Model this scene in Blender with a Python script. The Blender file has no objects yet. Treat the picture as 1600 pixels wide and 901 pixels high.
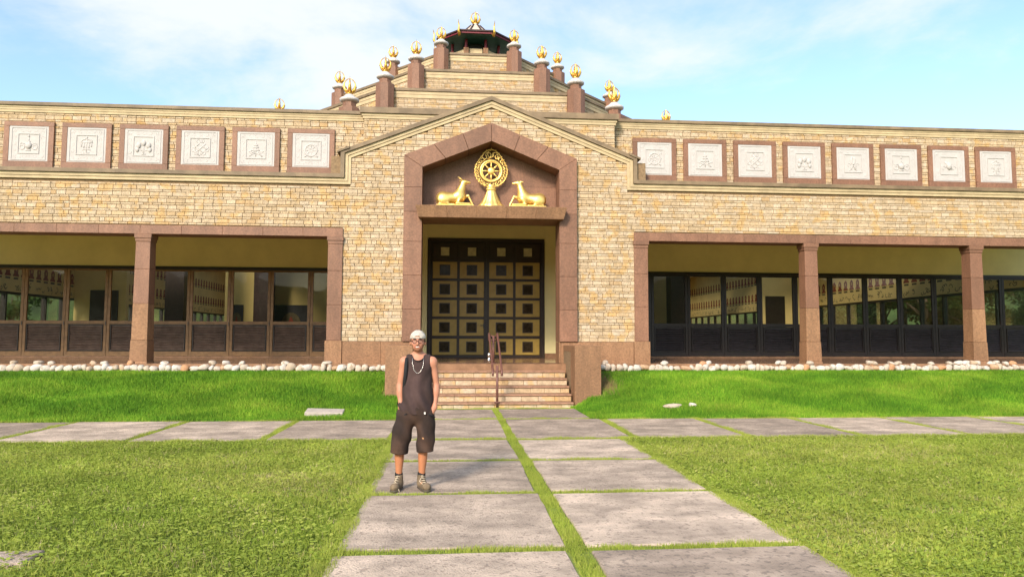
import bpy, bmesh, math, random
import numpy as np
from mathutils import Vector, Matrix

# ------------------------------------------------------------------ camera, sky, sun, exposure
S = bpy.context.scene
C = S.collection
rng = np.random.default_rng(7)
random.seed(7)

def setup_view():
    f, cx, cy = 1110.0, 800.0, 450.5
    yc = np.array([708 - cx, -(529 - cy), f]); yc /= np.linalg.norm(yc)
    r = 0.0088
    t = -(yc[0] - r * yc[1]) / yc[2]
    xc = np.array([1, -r, t]); xc /= np.linalg.norm(xc)
    zc = np.cross(xc, yc)
    if zc[1] < 0: zc = -zc
    M = np.stack([xc, yc, zc])
    cam = bpy.data.cameras.new('camera'); co = bpy.data.objects.new('camera', cam); C.objects.link(co)
    cam.sensor_width = 36; cam.lens = 36 * f / 1600; cam.clip_start = 0.05; cam.clip_end = 3000
    R = Matrix(((M[0, 0], M[0, 1], -M[0, 2]), (M[1, 0], M[1, 1], -M[1, 2]), (M[2, 0], M[2, 1], -M[2, 2])))
    co.matrix_world = Matrix.Translation((0, 0, 1.6)) @ R.to_4x4()
    S.camera = co
setup_view()

SUN_AZ, SUN_EL = math.radians(27), math.radians(31)     # azimuth to the left of straight behind the camera
sun_dir = Vector((-math.sin(SUN_AZ) * math.cos(SUN_EL), -math.cos(SUN_AZ) * math.cos(SUN_EL), math.sin(SUN_EL)))
W = bpy.data.worlds.new('World'); S.world = W; W.use_nodes = True
def build_world():
    nt = W.node_tree; N = nt.nodes; L = nt.links; N.clear()
    out = N.new('ShaderNodeOutputWorld'); bg = N.new('ShaderNodeBackground'); bg.inputs[1].default_value = 0.15
    sky = N.new('ShaderNodeTexSky'); sky.sky_type = 'NISHITA'; sky.sun_disc = False
    sky.sun_elevation = SUN_EL; sky.sun_rotation = math.pi + SUN_AZ
    sky.altitude = 300; sky.air_density = 1.0; sky.dust_density = 2.0; sky.ozone_density = 0.8
    tc = N.new('ShaderNodeTexCoord'); sep = N.new('ShaderNodeSeparateXYZ'); L.new(tc.outputs['Generated'], sep.inputs[0])
    # clouds: project the view direction on a high flat layer
    zz = N.new('ShaderNodeMath'); zz.operation = 'ADD'; zz.inputs[1].default_value = 0.16; L.new(sep.outputs[2], zz.inputs[0])
    zm = N.new('ShaderNodeMath'); zm.operation = 'MAXIMUM'; zm.inputs[1].default_value = 0.05; L.new(zz.outputs[0], zm.inputs[0])
    dx = N.new('ShaderNodeMath'); dx.operation = 'DIVIDE'; L.new(sep.outputs[0], dx.inputs[0]); L.new(zm.outputs[0], dx.inputs[1])
    dy = N.new('ShaderNodeMath'); dy.operation = 'DIVIDE'; L.new(sep.outputs[1], dy.inputs[0]); L.new(zm.outputs[0], dy.inputs[1])
    cb = N.new('ShaderNodeCombineXYZ'); L.new(dx.outputs[0], cb.inputs[0]); L.new(dy.outputs[0], cb.inputs[1]); cb.inputs[2].default_value = 3.7
    n1 = N.new('ShaderNodeTexNoise'); n1.inputs['Scale'].default_value = 0.85; n1.inputs['Detail'].default_value = 9
    n1.inputs['Roughness'].default_value = 0.58; n1.inputs['Distortion'].default_value = 0.35; L.new(cb.outputs[0], n1.inputs['Vector'])
    rp = N.new('ShaderNodeMapRange'); rp.inputs[1].default_value = 0.44; rp.inputs[2].default_value = 0.62; rp.inputs[3].default_value = 0.04; rp.interpolation_type = 'SMOOTHSTEP'
    L.new(n1.outputs[0], rp.inputs[0])
    ml = N.new('ShaderNodeMath'); ml.operation = 'MULTIPLY'; ml.inputs[1].default_value = 0.9; L.new(rp.outputs[0], ml.inputs[0])
    mix = N.new('ShaderNodeMix'); mix.data_type = 'RGBA'; L.new(ml.outputs[0], mix.inputs[0]); tn = N.new('ShaderNodeMix'); tn.data_type = 'RGBA'; tn.blend_type = 'MULTIPLY'; tn.inputs[0].default_value = 1; tn.inputs[7].default_value = (0.89, 0.97, 1.0, 1); L.new(sky.outputs[0], tn.inputs[6]); L.new(tn.outputs[2], mix.inputs[6])
    mix.inputs[7].default_value = (3.1, 3.2, 3.3, 1)
    L.new(mix.outputs[2], bg.inputs[0]); L.new(bg.outputs[0], out.inputs[0])
build_world()
sl = bpy.data.lights.new('sun', 'SUN'); sl.energy = 2.15; sl.angle = math.radians(12.0); sl.color = (1.0, 0.87, 0.72)
so = bpy.data.objects.new('sun', sl); C.objects.link(so)
so.rotation_euler = (-sun_dir).to_track_quat('-Z', 'Y').to_euler(); so.location = (-20, -30, 30)
vs = S.view_settings; vs.view_transform = 'Standard'; vs.look = 'None'; vs.gamma = 1; vs.use_curve_mapping = False
vs.exposure = 1.12
S.cycles.max_bounces = 8; S.cycles.transparent_max_bounces = 16; S.cycles.use_denoising = True
S.cycles.caustics_reflective = False; S.cycles.caustics_refractive = False
S.cycles.sample_clamp_indirect = 6

# ------------------------------------------------------------------ constants (metres); facade axis AX
AX, F, U, B, G = 0.97, 18.6, 19.1, 18.76, 23.6
ZF = 0.97                        # temple floor level

# ------------------------------------------------------------------ materials
MATS = {}
def mat(name, col, rough=0.6, metal=0.0, var=0.0, scale=8.0, bump=0.0, bscale=None, spec=0.4, attr=None, ramp=None, detail=5, col2=None, speck=None, objvar=0.0, stain=None):
    """procedural principled material: noise between col and col2 / darker col, optional per-piece random attribute ramp"""
    m = bpy.data.materials.new(name); m.use_nodes = True; MATS[name] = m
    nt = m.node_tree; N = nt.nodes; L = nt.links
    p = N['Principled BSDF']; p.inputs['Roughness'].default_value = rough; p.inputs['Metallic'].default_value = metal
    p.inputs['Specular IOR Level'].default_value = spec
    tc = N.new('ShaderNodeTexCoord')
    geo = N.new('ShaderNodeNewGeometry')
    src = geo.outputs['Position']
    cur = None
    if attr:
        a = N.new('ShaderNodeAttribute'); a.attribute_name = attr
        if ramp:
            r = N.new('ShaderNodeValToRGB'); r.color_ramp.interpolation = 'LINEAR'
            els = r.color_ramp.elements
            while len(els) < len(ramp): els.new(0.5)
            for e, (pos, c) in zip(els, ramp): e.position = pos; e.color = (*c, 1)
            L.new(a.outputs['Fac'], r.inputs[0]); cur = r.outputs[0]
        else: cur = a.outputs['Color']
    n = N.new('ShaderNodeTexNoise'); n.inputs['Scale'].default_value = scale; n.inputs['Detail'].default_value = detail; n.inputs['Roughness'].default_value = 0.62
    L.new(src, n.inputs['Vector'])
    if cur is None:
        mx = N.new('ShaderNodeMix'); mx.data_type = 'RGBA'
        mr = N.new('ShaderNodeMapRange'); mr.inputs[1].default_value = 0.36; mr.inputs[2].default_value = 0.64; L.new(n.outputs[0], mr.inputs[0])
        L.new(mr.outputs[0], mx.inputs[0]); c2 = col2 or tuple(c * (1 - var) for c in col)
        mx.inputs[6].default_value = (*c2, 1); mx.inputs[7].default_value = (*tuple(min(1, c * (1 + var * 0.3)) for c in col), 1); cur = mx.outputs[2]
    elif var > 0:
        mx = N.new('ShaderNodeMix'); mx.data_type = 'RGBA'; mx.blend_type = 'MULTIPLY'; mx.inputs[0].default_value = 1.0
        mr = N.new('ShaderNodeMapRange'); mr.inputs[1].default_value = 0.3; mr.inputs[2].default_value = 0.7; mr.inputs[3].default_value = 1 - var; mr.inputs[4].default_value = 1 + var * 0.35
        L.new(n.outputs[0], mr.inputs[0]); L.new(cur, mx.inputs[6]); L.new(mr.outputs[0], mx.inputs[7]); cur = mx.outputs[2]
    if speck:
        ns = N.new('ShaderNodeTexNoise'); ns.inputs['Scale'].default_value = speck[0]; ns.inputs['Detail'].default_value = 2; L.new(src, ns.inputs['Vector'])
        mr2 = N.new('ShaderNodeMapRange'); mr2.inputs[1].default_value = speck[1]; mr2.inputs[2].default_value = speck[1] + 0.08; L.new(ns.outputs[0], mr2.inputs[0])
        m2 = N.new('ShaderNodeMath'); m2.operation = 'MULTIPLY'; m2.inputs[1].default_value = speck[3]; L.new(mr2.outputs[0], m2.inputs[0])
        mx2 = N.new('ShaderNodeMix'); mx2.data_type = 'RGBA'; L.new(m2.outputs[0], mx2.inputs[0]); L.new(cur, mx2.inputs[6]); mx2.inputs[7].default_value = (*speck[2], 1); cur = mx2.outputs[2]
    if stain:
        ws = N.new('ShaderNodeMapping'); ws.inputs['Scale'].default_value = stain[1]; L.new(src, ws.inputs['Vector'])
        nw = N.new('ShaderNodeTexNoise'); nw.inputs['Scale'].default_value = 1.0; nw.inputs['Detail'].default_value = 7; nw.inputs['Roughness'].default_value = 0.65; L.new(ws.outputs[0], nw.inputs['Vector'])
        mw = N.new('ShaderNodeMapRange'); mw.inputs[1].default_value = 0.38; mw.inputs[2].default_value = 0.62; mw.inputs[3].default_value = 1 - stain[0]; mw.inputs[4].default_value = 1.04; L.new(nw.outputs[0], mw.inputs[0])
        my = N.new('ShaderNodeMix'); my.data_type = 'RGBA'; my.blend_type = 'MULTIPLY'; my.inputs[0].default_value = 1; L.new(cur, my.inputs[6]); L.new(mw.outputs[0], my.inputs[7]); cur = my.outputs[2]
    if objvar:
        oi = N.new('ShaderNodeObjectInfo'); mo = N.new('ShaderNodeMapRange'); mo.inputs[3].default_value = 1 - objvar; mo.inputs[4].default_value = 1 + objvar * 0.5; L.new(oi.outputs['Random'], mo.inputs[0])
        mz = N.new('ShaderNodeMix'); mz.data_type = 'RGBA'; mz.blend_type = 'MULTIPLY'; mz.inputs[0].default_value = 1; L.new(cur, mz.inputs[6]); L.new(mo.outputs[0], mz.inputs[7]); cur = mz.outputs[2]
    L.new(cur, p.inputs['Base Color'])
    if bump:
        nb = N.new('ShaderNodeTexNoise'); nb.inputs['Scale'].default_value = bscale or scale * 4; nb.inputs['Detail'].default_value = 5; L.new(src, nb.inputs['Vector'])
        b = N.new('ShaderNodeBump'); b.inputs['Strength'].default_value = bump; b.inputs['Distance'].default_value = 0.02
        L.new(nb.outputs[0], b.inputs['Height']); L.new(b.outputs[0], p.inputs['Normal'])
    return m

BR = [(0.0, (0.550, 0.413, 0.262)), (0.12, (0.525, 0.386, 0.236)), (0.26, (0.566, 0.432, 0.284)), (0.40, (0.585, 0.458, 0.317)), (0.54, (0.544, 0.404, 0.253)),
      (0.68, (0.594, 0.476, 0.345)), (0.80, (0.563, 0.423, 0.271)), (0.92, (0.537, 0.377, 0.212)), (0.97, (0.512, 0.337, 0.172)), (1.0, (0.569, 0.444, 0.302))]
mat('brick', None, 0.82, var=0.30, scale=11, bump=0.8, bscale=30, attr='rnd', ramp=BR, spec=0.25, stain=(0.09, (2.2, 2.2, 0.55)), speck=(3.4, 0.555, (0.56, 0.34, 0.12), 0.6))
mat('mortar', (0.27, 0.18, 0.10), 0.9, var=0.3, scale=20)
mat('granite', (0.268, 0.132, 0.078), 0.55, objvar=0.14, stain=(0.22, (3.0, 3.0, 0.7)), var=0.28, scale=26, bump=0.15, bscale=90, speck=(75, 0.60, (0.38, 0.21, 0.14), 0.55), detail=8)
mat('granite_rough', (0.325, 0.172, 0.088), 0.7, objvar=0.14, stain=(0.22, (3.0, 3.0, 0.7)), var=0.3, scale=22, bump=0.35, bscale=80, speck=(60, 0.60, (0.46, 0.28, 0.16), 0.6), detail=8)
mat('tread', (0.36, 0.20, 0.125), 0.6, var=0.35, scale=9, bump=0.1, bscale=60)
mat('coping', (0.245, 0.172, 0.10), 0.6, stain=(0.25, (1.2, 1.2, 2.0)), var=0.25, scale=3.5, bump=0.1)
mat('moulding', (0.55, 0.425, 0.25), 0.7, stain=(0.15, (1.5, 1.5, 0.8)), var=0.14, scale=4, bump=0.1)
mat('plaster', (0.82, 0.71, 0.37), 0.8, var=0.08, scale=1.4)
mat('plaster_inner', (0.80, 0.63, 0.25), 0.8, var=0.10, scale=0.8)
mat('ceiling', (0.78, 0.72, 0.58), 0.85, var=0.05)
mat('floor', (0.30, 0.17, 0.10), 0.16, var=0.3, scale=4)
mat('relief', (0.49, 0.46, 0.44), 0.75, var=0.07, scale=5, bump=0.06, bscale=60)
mat('cap_white', (0.60, 0.56, 0.53), 0.7, var=0.22, scale=9, bump=0.1)
mat('gold', (0.88, 0.50, 0.10), 0.30, metal=0.9, var=0.16, scale=14, bump=0.12, bscale=40)
mat('gold_bright', (0.98, 0.66, 0.20), 0.36, metal=0.75, var=0.10, scale=10, bump=0.08, bscale=40)
mat('frame_brown', (0.25, 0.135, 0.052), 0.42, var=0.25, scale=7)
mat('frame_dark', (0.028, 0.018, 0.014), 0.35, var=0.25, scale=7)
mat('louvre_brown', (0.16, 0.105, 0.08), 0.45, var=0.35, scale=5)
mat('louvre_dark', (0.045, 0.038, 0.042), 0.4, var=0.3, scale=5)
mat('door_dark', (0.040, 0.024, 0.016), 0.4, var=0.25, scale=6)
mat('door_panel', (0.43, 0.285, 0.062), 0.38, var=0.14, scale=5)
mat('pane_lit_room', (0.60, 0.54, 0.34), 0.35, var=0.2, scale=9)  # top door panes: brightness of the room behind is put into the colour
mat('rail', (0.17, 0.075, 0.058), 0.45, var=0.25, scale=20)
mat('chrome', (0.75, 0.75, 0.74), 0.18, metal=1.0, var=0.05)
mat('dark_metal', (0.03, 0.03, 0.03), 0.4, var=0.2)
mat('slab', (0.60, 0.47, 0.365), 0.88, objvar=0.20, stain=(0.28, (0.9, 2.6, 1.0)), var=0.36, scale=2.0, bump=0.8, bscale=55, detail=10, speck=(26, 0.57, (0.23, 0.175, 0.14), 0.6))
mat('slab_dark', (0.49, 0.38, 0.295), 0.88, objvar=0.20, stain=(0.28, (0.9, 2.6, 1.0)), var=0.36, scale=2.0, bump=0.8, bscale=55, detail=10, speck=(26, 0.55, (0.19, 0.15, 0.125), 0.6))
mat('soil', (0.20, 0.25, 0.05), 0.95, var=0.4, scale=3, bump=0.3, bscale=30)
mat('concrete', (0.46, 0.40, 0.34), 0.85, var=0.2, scale=8)
mat('red_paint', (0.16, 0.012, 0.02), 0.45, var=0.2)
mat('green_paint', (0.02, 0.085, 0.075), 0.5, var=0.3, scale=4)
mat('dark_wood', (0.045, 0.022, 0.018), 0.5, var=0.3)
mat('roof_pale', (0.55, 0.46, 0.38), 0.7, var=0.2)
mat('roof_sheet', (0.20, 0.16, 0.12), 0.7, var=0.2)
mat('figure_red', (0.28, 0.07, 0.03), 0.7, var=0.4, scale=12)
mat('figure_gold', (0.55, 0.36, 0.10), 0.6, var=0.3, scale=12)
mat('scroll', (0.13, 0.10, 0.05), 0.7, var=0.3)
mat('picture_dark', (0.03, 0.028, 0.035), 0.5, var=0.3)
mat('picture_red', (0.32, 0.05, 0.02), 0.6, var=0.4, scale=20)
mat('stone_attr', None, 0.75, var=0.22, scale=14, bump=0.2, bscale=30, attr='rnd',
    ramp=[(0.0, (0.50, 0.42, 0.32)), (0.3, (0.58, 0.53, 0.46)), (0.55, (0.46, 0.35, 0.24)), (0.75, (0.62, 0.58, 0.53)), (0.92, (0.50, 0.36, 0.24)), (1.0, (0.50, 0.25, 0.12))], speck=(9, 0.58, (0.26, 0.19, 0.12), 0.65))
GR_L = [(0.0, (0.22, 0.31, 0.035)), (0.35, (0.35, 0.44, 0.06)), (0.7, (0.49, 0.53, 0.10)), (0.9, (0.58, 0.53, 0.20)), (1.0, (0.62, 0.52, 0.29))]
GR_B = [(0.0, (0.085, 0.235, 0.014)), (0.4, (0.18, 0.38, 0.022)), (0.75, (0.32, 0.50, 0.04)), (0.93, (0.42, 0.53, 0.07)), (0.95, (0.38, 0.39, 0.11)), (1.0, (0.36, 0.23, 0.13))]
def grass_mat(name, ramp):
    m = mat(name, None, 0.6, attr='rnd', ramp=ramp, spec=0.2, var=0.32, scale=0.9)
    nt = m.node_tree; N = nt.nodes; L = nt.links; p = N['Principled BSDF']; out = N['Material Output']
    tr = N.new('ShaderNodeBsdfTranslucent'); src = p.inputs['Base Color'].links[0].from_socket; L.new(src, tr.inputs[0])
    ge = N.new('ShaderNodeNewGeometry'); vm = N.new('ShaderNodeVectorMath'); vm.operation = 'MULTIPLY_ADD'; vm.inputs[1].default_value = (0.55, 0.55, 0.55); vm.inputs[2].default_value = (0, 0, 0.75 if name != 'leaf' else 0.0)
    nn = N.new('ShaderNodeVectorMath'); nn.operation = 'NORMALIZE'; L.new(ge.outputs['Normal'], vm.inputs[0]); L.new(vm.outputs[0], nn.inputs[0]); L.new(nn.outputs[0], p.inputs['Normal'])
    mx = N.new('ShaderNodeMixShader'); mx.inputs[0].default_value = 0.3; L.new(p.outputs[0], mx.inputs[1]); L.new(tr.outputs[0], mx.inputs[2]); L.new(mx.outputs[0], out.inputs[0])
    return m
grass_mat('grass_lawn', GR_L); grass_mat('grass_bank', GR_B)
grass_mat('leaf', [(0.0, (0.02, 0.05, 0.012)), (0.5, (0.05, 0.10, 0.02)), (1.0, (0.11, 0.17, 0.04))])
mat('bark', (0.14, 0.10, 0.07), 0.9, var=0.4, scale=8, bump=0.4)
mat('cloth_shirt', None, 0.9, var=0.30, scale=9, bump=0.10, bscale=60, attr='tint')
mat('cloth_shorts', None, 0.92, var=0.40, scale=7, bump=0.15, bscale=60, attr='tint')
mat('skin', None, 0.55, var=0.10, scale=16, attr='tint', spec=0.35)
mat('hat', (0.54, 0.49, 0.42), 0.85, var=0.22, scale=18, bump=0.15, bscale=60)
mat('shoe', (0.20, 0.145, 0.09), 0.85, var=0.4, scale=18, bump=0.2, bscale=50)
mat('sole', (0.10, 0.08, 0.06), 0.8, var=0.3, scale=14)
mat('lace', (0.62, 0.52, 0.38), 0.8, var=0.1)
mat('black_cloth', (0.012, 0.012, 0.014), 0.8, var=0.2)
mat('white_cloth', (0.72, 0.68, 0.62), 0.8, var=0.1)
mat('hair', (0.05, 0.026, 0.014), 0.7, var=0.3)
mat('lens_frame', (0.03, 0.008, 0.012), 0.3, var=0.1)
mat('silver', (0.60, 0.57, 0.52), 0.25, metal=0.9, var=0.05)
mat('teeth', (0.74, 0.68, 0.62), 0.4, var=0.02)
def glass_mat(name, tint, refl, ior=1.5):
    m = bpy.data.materials.new(name); m.use_nodes = True; MATS[name] = m
    nt = m.node_tree; N = nt.nodes; L = nt.links; N.remove(N['Principled BSDF']); out = N['Material Output']
    t = N.new('ShaderNodeBsdfTransparent'); t.inputs[0].default_value = (*tint, 1)
    g = N.new('ShaderNodeBsdfGlossy'); g.inputs['Roughness'].default_value = 0.015; g.inputs[0].default_value = (0.9, 0.9, 0.9, 1)
    fr = N.new('ShaderNodeFresnel'); fr.inputs[0].default_value = ior
    ad = N.new('ShaderNodeMath'); ad.operation = 'MULTIPLY'; ad.inputs[1].default_value = refl; L.new(fr.outputs[0], ad.inputs[0])
    mx = N.new('ShaderNodeMixShader'); L.new(ad.outputs[0], mx.inputs[0]); L.new(t.outputs[0], mx.inputs[1]); L.new(g.outputs[0], mx.inputs[2]); L.new(mx.outputs[0], out.inputs[0])
glass_mat('glass', (0.98, 0.98, 0.95), 0.28)
glass_mat('glass_clear', (0.97, 0.98, 0.97), 0.6)

# ------------------------------------------------------------------ mesh helpers
def link(name, me, m, parent=None):
    o = bpy.data.objects.new(name, me); C.objects.link(o)
    if m and len(me.materials) == 0: me.materials.append(MATS[m])
    if parent is not None: o.parent = parent
    return o
def tag(o, label=None, cat=None, group=None, kind=None):
    if label: o['label'] = label
    if cat: o['category'] = cat
    if group: o['group'] = group
    if kind: o['kind'] = kind
    return o
def thing(name, label, cat, loc=(0, 0, 0), rz=0, group=None):
    o = bpy.data.objects.new(name, None); C.objects.link(o); o.location = loc; o.rotation_euler = (0, 0, rz); o.empty_display_size = 0.2
    return tag(o, label, cat, group)
class MB:
    def __init__(s): s.v = []; s.f = []; s.a = []
    def add(s, vs, fs, a=None):
        n = len(s.v); s.v += [tuple(v) for v in vs]; s.f += [tuple(i + n for i in f) for f in fs]
        if a is not None: s.a += [a] * len(fs)
        return s
    def box(s, x0, x1, y0, y1, z0, z1, a=None):
        return s.add([(x0, y0, z0), (x1, y0, z0), (x1, y1, z0), (x0, y1, z0), (x0, y0, z1), (x1, y0, z1), (x1, y1, z1), (x0, y1, z1)],
                     [(0, 3, 2, 1), (4, 5, 6, 7), (0, 1, 5, 4), (1, 2, 6, 5), (2, 3, 7, 6), (3, 0, 4, 7)], a)
    def prism(s, poly, y0, y1):           # polygon in (x,z), counter-clockwise seen from -y
        n = len(poly); vs = [(x, y0, z) for x, z in poly] + [(x, y1, z) for x, z in poly]
        fs = [tuple(range(n)), tuple(range(2 * n - 1, n - 1, -1))] + [(i + n, (i + 1) % n + n, (i + 1) % n, i) for i in range(n)]
        return s.add(vs, fs)
    def lathe(s, prof, n=16, c=(0, 0), off=0.0, sy=1.0):
        vs = []; fs = []
        for r, z in prof:
            for i in range(n):
                t = 2 * math.pi * i / n + off; vs.append((c[0] + r * math.cos(t), c[1] + r * math.sin(t) * sy, z))
        for k in range(len(prof) - 1):
            for i in range(n):
                j = (i + 1) % n; fs.append((k * n + i, k * n + j, (k + 1) * n + j, (k + 1) * n + i))
        fs.append(tuple(range(n - 1, -1, -1))); fs.append(tuple(range((len(prof) - 1) * n, len(prof) * n)))
        return s.add(vs, fs)
    def tube(s, pts, rad, n=8, closed=False, squash=1.0):
        P = [Vector(p) for p in pts]; m = len(P); R = rad if hasattr(rad, '__len__') else [rad] * m
        vs = []; fs = []; up = None
        for i in range(m):
            if closed: d = P[(i + 1) % m] - P[i - 1]
            else: d = P[min(i + 1, m - 1)] - P[max(i - 1, 0)]
            d.normalize()
            if up is None: up = Vector((0, 0, 1)) if abs(d.z) < 0.9 else Vector((0, 1, 0))
            a = d.cross(up); a.normalize(); b = a.cross(d); up = b
            for k in range(n):
                t = 2 * math.pi * k / n; vs.append(P[i] + a * math.cos(t) * R[i] + b * math.sin(t) * R[i] * squash)
        for i in range(m if closed else m - 1):
            for k in range(n):
                j = (i + 1) % m; l = (k + 1) % n; fs.append((i * n + k, i * n + l, j * n + l, j * n + k))
        if not closed: fs.append(tuple(range(n - 1, -1, -1))); fs.append(tuple((m - 1) * n + k for k in range(n)))
        return s.add(vs, fs)
    def mesh(s, name, smooth=False):
        me = bpy.data.meshes.new(name); me.from_pydata(s.v, [], s.f)
        if s.a:
            at = me.attributes.new('rnd', 'FLOAT', 'FACE'); at.data.foreach_set('value', np.array(s.a, dtype=np.float32))
        if smooth: me.polygons.foreach_set('use_smooth', [True] * len(me.polygons))
        me.update(); return me
    def build(s, name, m, parent=None, smooth=False, fix=False, bevel=0):
        me = s.mesh(name, smooth)
        if fix or bevel:
            bm = bmesh.new(); bm.from_mesh(me)
            if bevel: bmesh.ops.bevel(bm, geom=bm.edges[:] , offset=bevel, segments=1, affect='EDGES', clamp_overlap=True)
            bmesh.ops.recalc_face_normals(bm, faces=bm.faces); bm.to_mesh(me); bm.free()
        return link(name, me, m, parent)
def raw_mesh(name, V, loops_per, nf, idx, smooth=False):
    me = bpy.data.meshes.new(name); me.vertices.add(len(V)); me.vertices.foreach_set('co', np.ascontiguousarray(V, dtype=np.float32).ravel())
    me.loops.add(nf * loops_per); me.loops.foreach_set('vertex_index', np.ascontiguousarray(idx, dtype=np.int32).ravel())
    me.polygons.add(nf); me.polygons.foreach_set('loop_start', np.arange(0, nf * loops_per, loops_per, dtype=np.int32))
    me.polygons.foreach_set('loop_total', np.full(nf, loops_per, dtype=np.int32))
    if smooth: me.polygons.foreach_set('use_smooth', np.ones(nf, dtype=bool))
    me.update(calc_edges=True); return me
def face_attr(me, vals, name='rnd'):
    at = me.attributes.new(name, 'FLOAT', 'FACE'); at.data.foreach_set('value', np.asarray(vals, dtype=np.float32))
def surface_net(fn, lo, hi, res):
    """continuous surface of a signed distance function"""
    lo = np.array(lo, float); hi = np.array(hi, float); n = np.ceil((hi - lo) / res).astype(int) + 1
    ax = [lo[i] + res * np.arange(n[i]) for i in range(3)]
    X, Y, Z = np.meshgrid(*ax, indexing='ij'); v = fn(X, Y, Z)
    cells = np.zeros(n - 1); acc = np.zeros((*(n - 1), 3)); cnt = np.zeros(n - 1)
    P = np.stack([X, Y, Z], -1)
    for axis in range(3):
        sa = [slice(None)] * 3; sb = [slice(None)] * 3; sa[axis] = slice(0, -1); sb[axis] = slice(1, None)
        a = v[tuple(sa)]; b = v[tuple(sb)]; cr = (a < 0) != (b < 0)
        t = np.where(cr, a / np.where(cr, a - b, 1), 0)
        p = P[tuple(sa)] + (P[tuple(sb)] - P[tuple(sa)]) * t[..., None]
        o = [i for i in range(3) if i != axis]
        for d0 in (0, 1):
            for d1 in (0, 1):
                sl_ = [slice(None)] * 3; sl_[o[0]] = slice(d0, n[o[0]] - 1 + d0); sl_[o[1]] = slice(d1, n[o[1]] - 1 + d1)
                c = cr[tuple(sl_)]; cnt += c; acc += np.where(c[..., None], p[tuple(sl_)], 0)
    act = cnt > 0; ids = -np.ones(n - 1, int); ids[act] = np.arange(act.sum()); V = acc[act] / cnt[act][:, None]
    quads = []
    for axis in range(3):
        sa = [slice(None)] * 3; sb = [slice(None)] * 3; sa[axis] = slice(0, -1); sb[axis] = slice(1, None)
        a = v[tuple(sa)]; b = v[tuple(sb)]; o = [(axis + 1) % 3, (axis + 2) % 3]
        I = np.argwhere((a < 0) != (b < 0)); ok = (I[:, o[0]] > 0) & (I[:, o[1]] > 0) & (I[:, o[0]] < n[o[0]] - 1) & (I[:, o[1]] < n[o[1]] - 1); I = I[ok]
        neg = (a < 0)[tuple(I.T)]
        def idm(d0, d1):
            J = I.copy(); J[:, o[0]] -= d0; J[:, o[1]] -= d1; return ids[tuple(J.T)]
        q = np.stack([idm(1, 1), idm(0, 1), idm(0, 0), idm(1, 0)], 1); q[~neg] = q[~neg][:, ::-1]; quads.append(q)
    return V, np.concatenate(quads)
def net_obj(name, fn, lo, hi, res, m, parent=None, tint=None, smooth_it=2):
    V, Q = surface_net(fn, lo, hi, res)
    E_ = np.concatenate([Q[:, [0, 1]], Q[:, [1, 2]], Q[:, [2, 3]], Q[:, [3, 0]]])
    for _ in range(smooth_it):
        s = np.zeros_like(V); c = np.zeros(len(V)); np.add.at(s, E_[:, 0], V[E_[:, 1]]); np.add.at(c, E_[:, 0], 1); np.add.at(s, E_[:, 1], V[E_[:, 0]]); np.add.at(c, E_[:, 1], 1)
        V = V * 0.5 + 0.5 * s / np.maximum(c, 1)[:, None]
    me = raw_mesh(name, V, 4, len(Q), Q, True)
    if tint is not None:
        cols = np.ones((len(V), 4), np.float32); cols[:, :3] = tint(V)
        at = me.attributes.new('tint', 'FLOAT_COLOR', 'POINT'); at.data.foreach_set('color', cols.ravel())
    return link(name, me, m, parent)
def smin(a, b, k): h = np.clip(0.5 + 0.5 * (b - a) / k, 0, 1); return b * (1 - h) + a * h - k * h * (1 - h)
def sd_ell(X, Y, Z, c, r):
    x, y, z = (X - c[0]) / r[0], (Y - c[1]) / r[1], (Z - c[2]) / r[2]; k = np.sqrt(x * x + y * y + z * z)
    return (k - 1) * min(r) * (0.6 + 0.4 * np.clip(k, 0, 2))
def sd_cap(X, Y, Z, a, b, ra, rb, sy=1.0):
    a = np.array(a, float); b = np.array(b, float); d = b - a; L2 = d @ d
    t = np.clip(((X - a[0]) * d[0] + (Y - a[1]) * d[1] + (Z - a[2]) * d[2]) / L2, 0, 1)
    return np.sqrt((X - a[0] - d[0] * t)**2 + ((Y - a[1] - d[1] * t) / sy)**2 + (Z - a[2] - d[2] * t)**2) - (ra + (rb - ra) * t)
def copy_tree(o, parent=None):
    c = o.copy(); C.objects.link(c); c.parent = parent
    for ch in list(o.children): copy_tree(ch, c)
    return c

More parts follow.
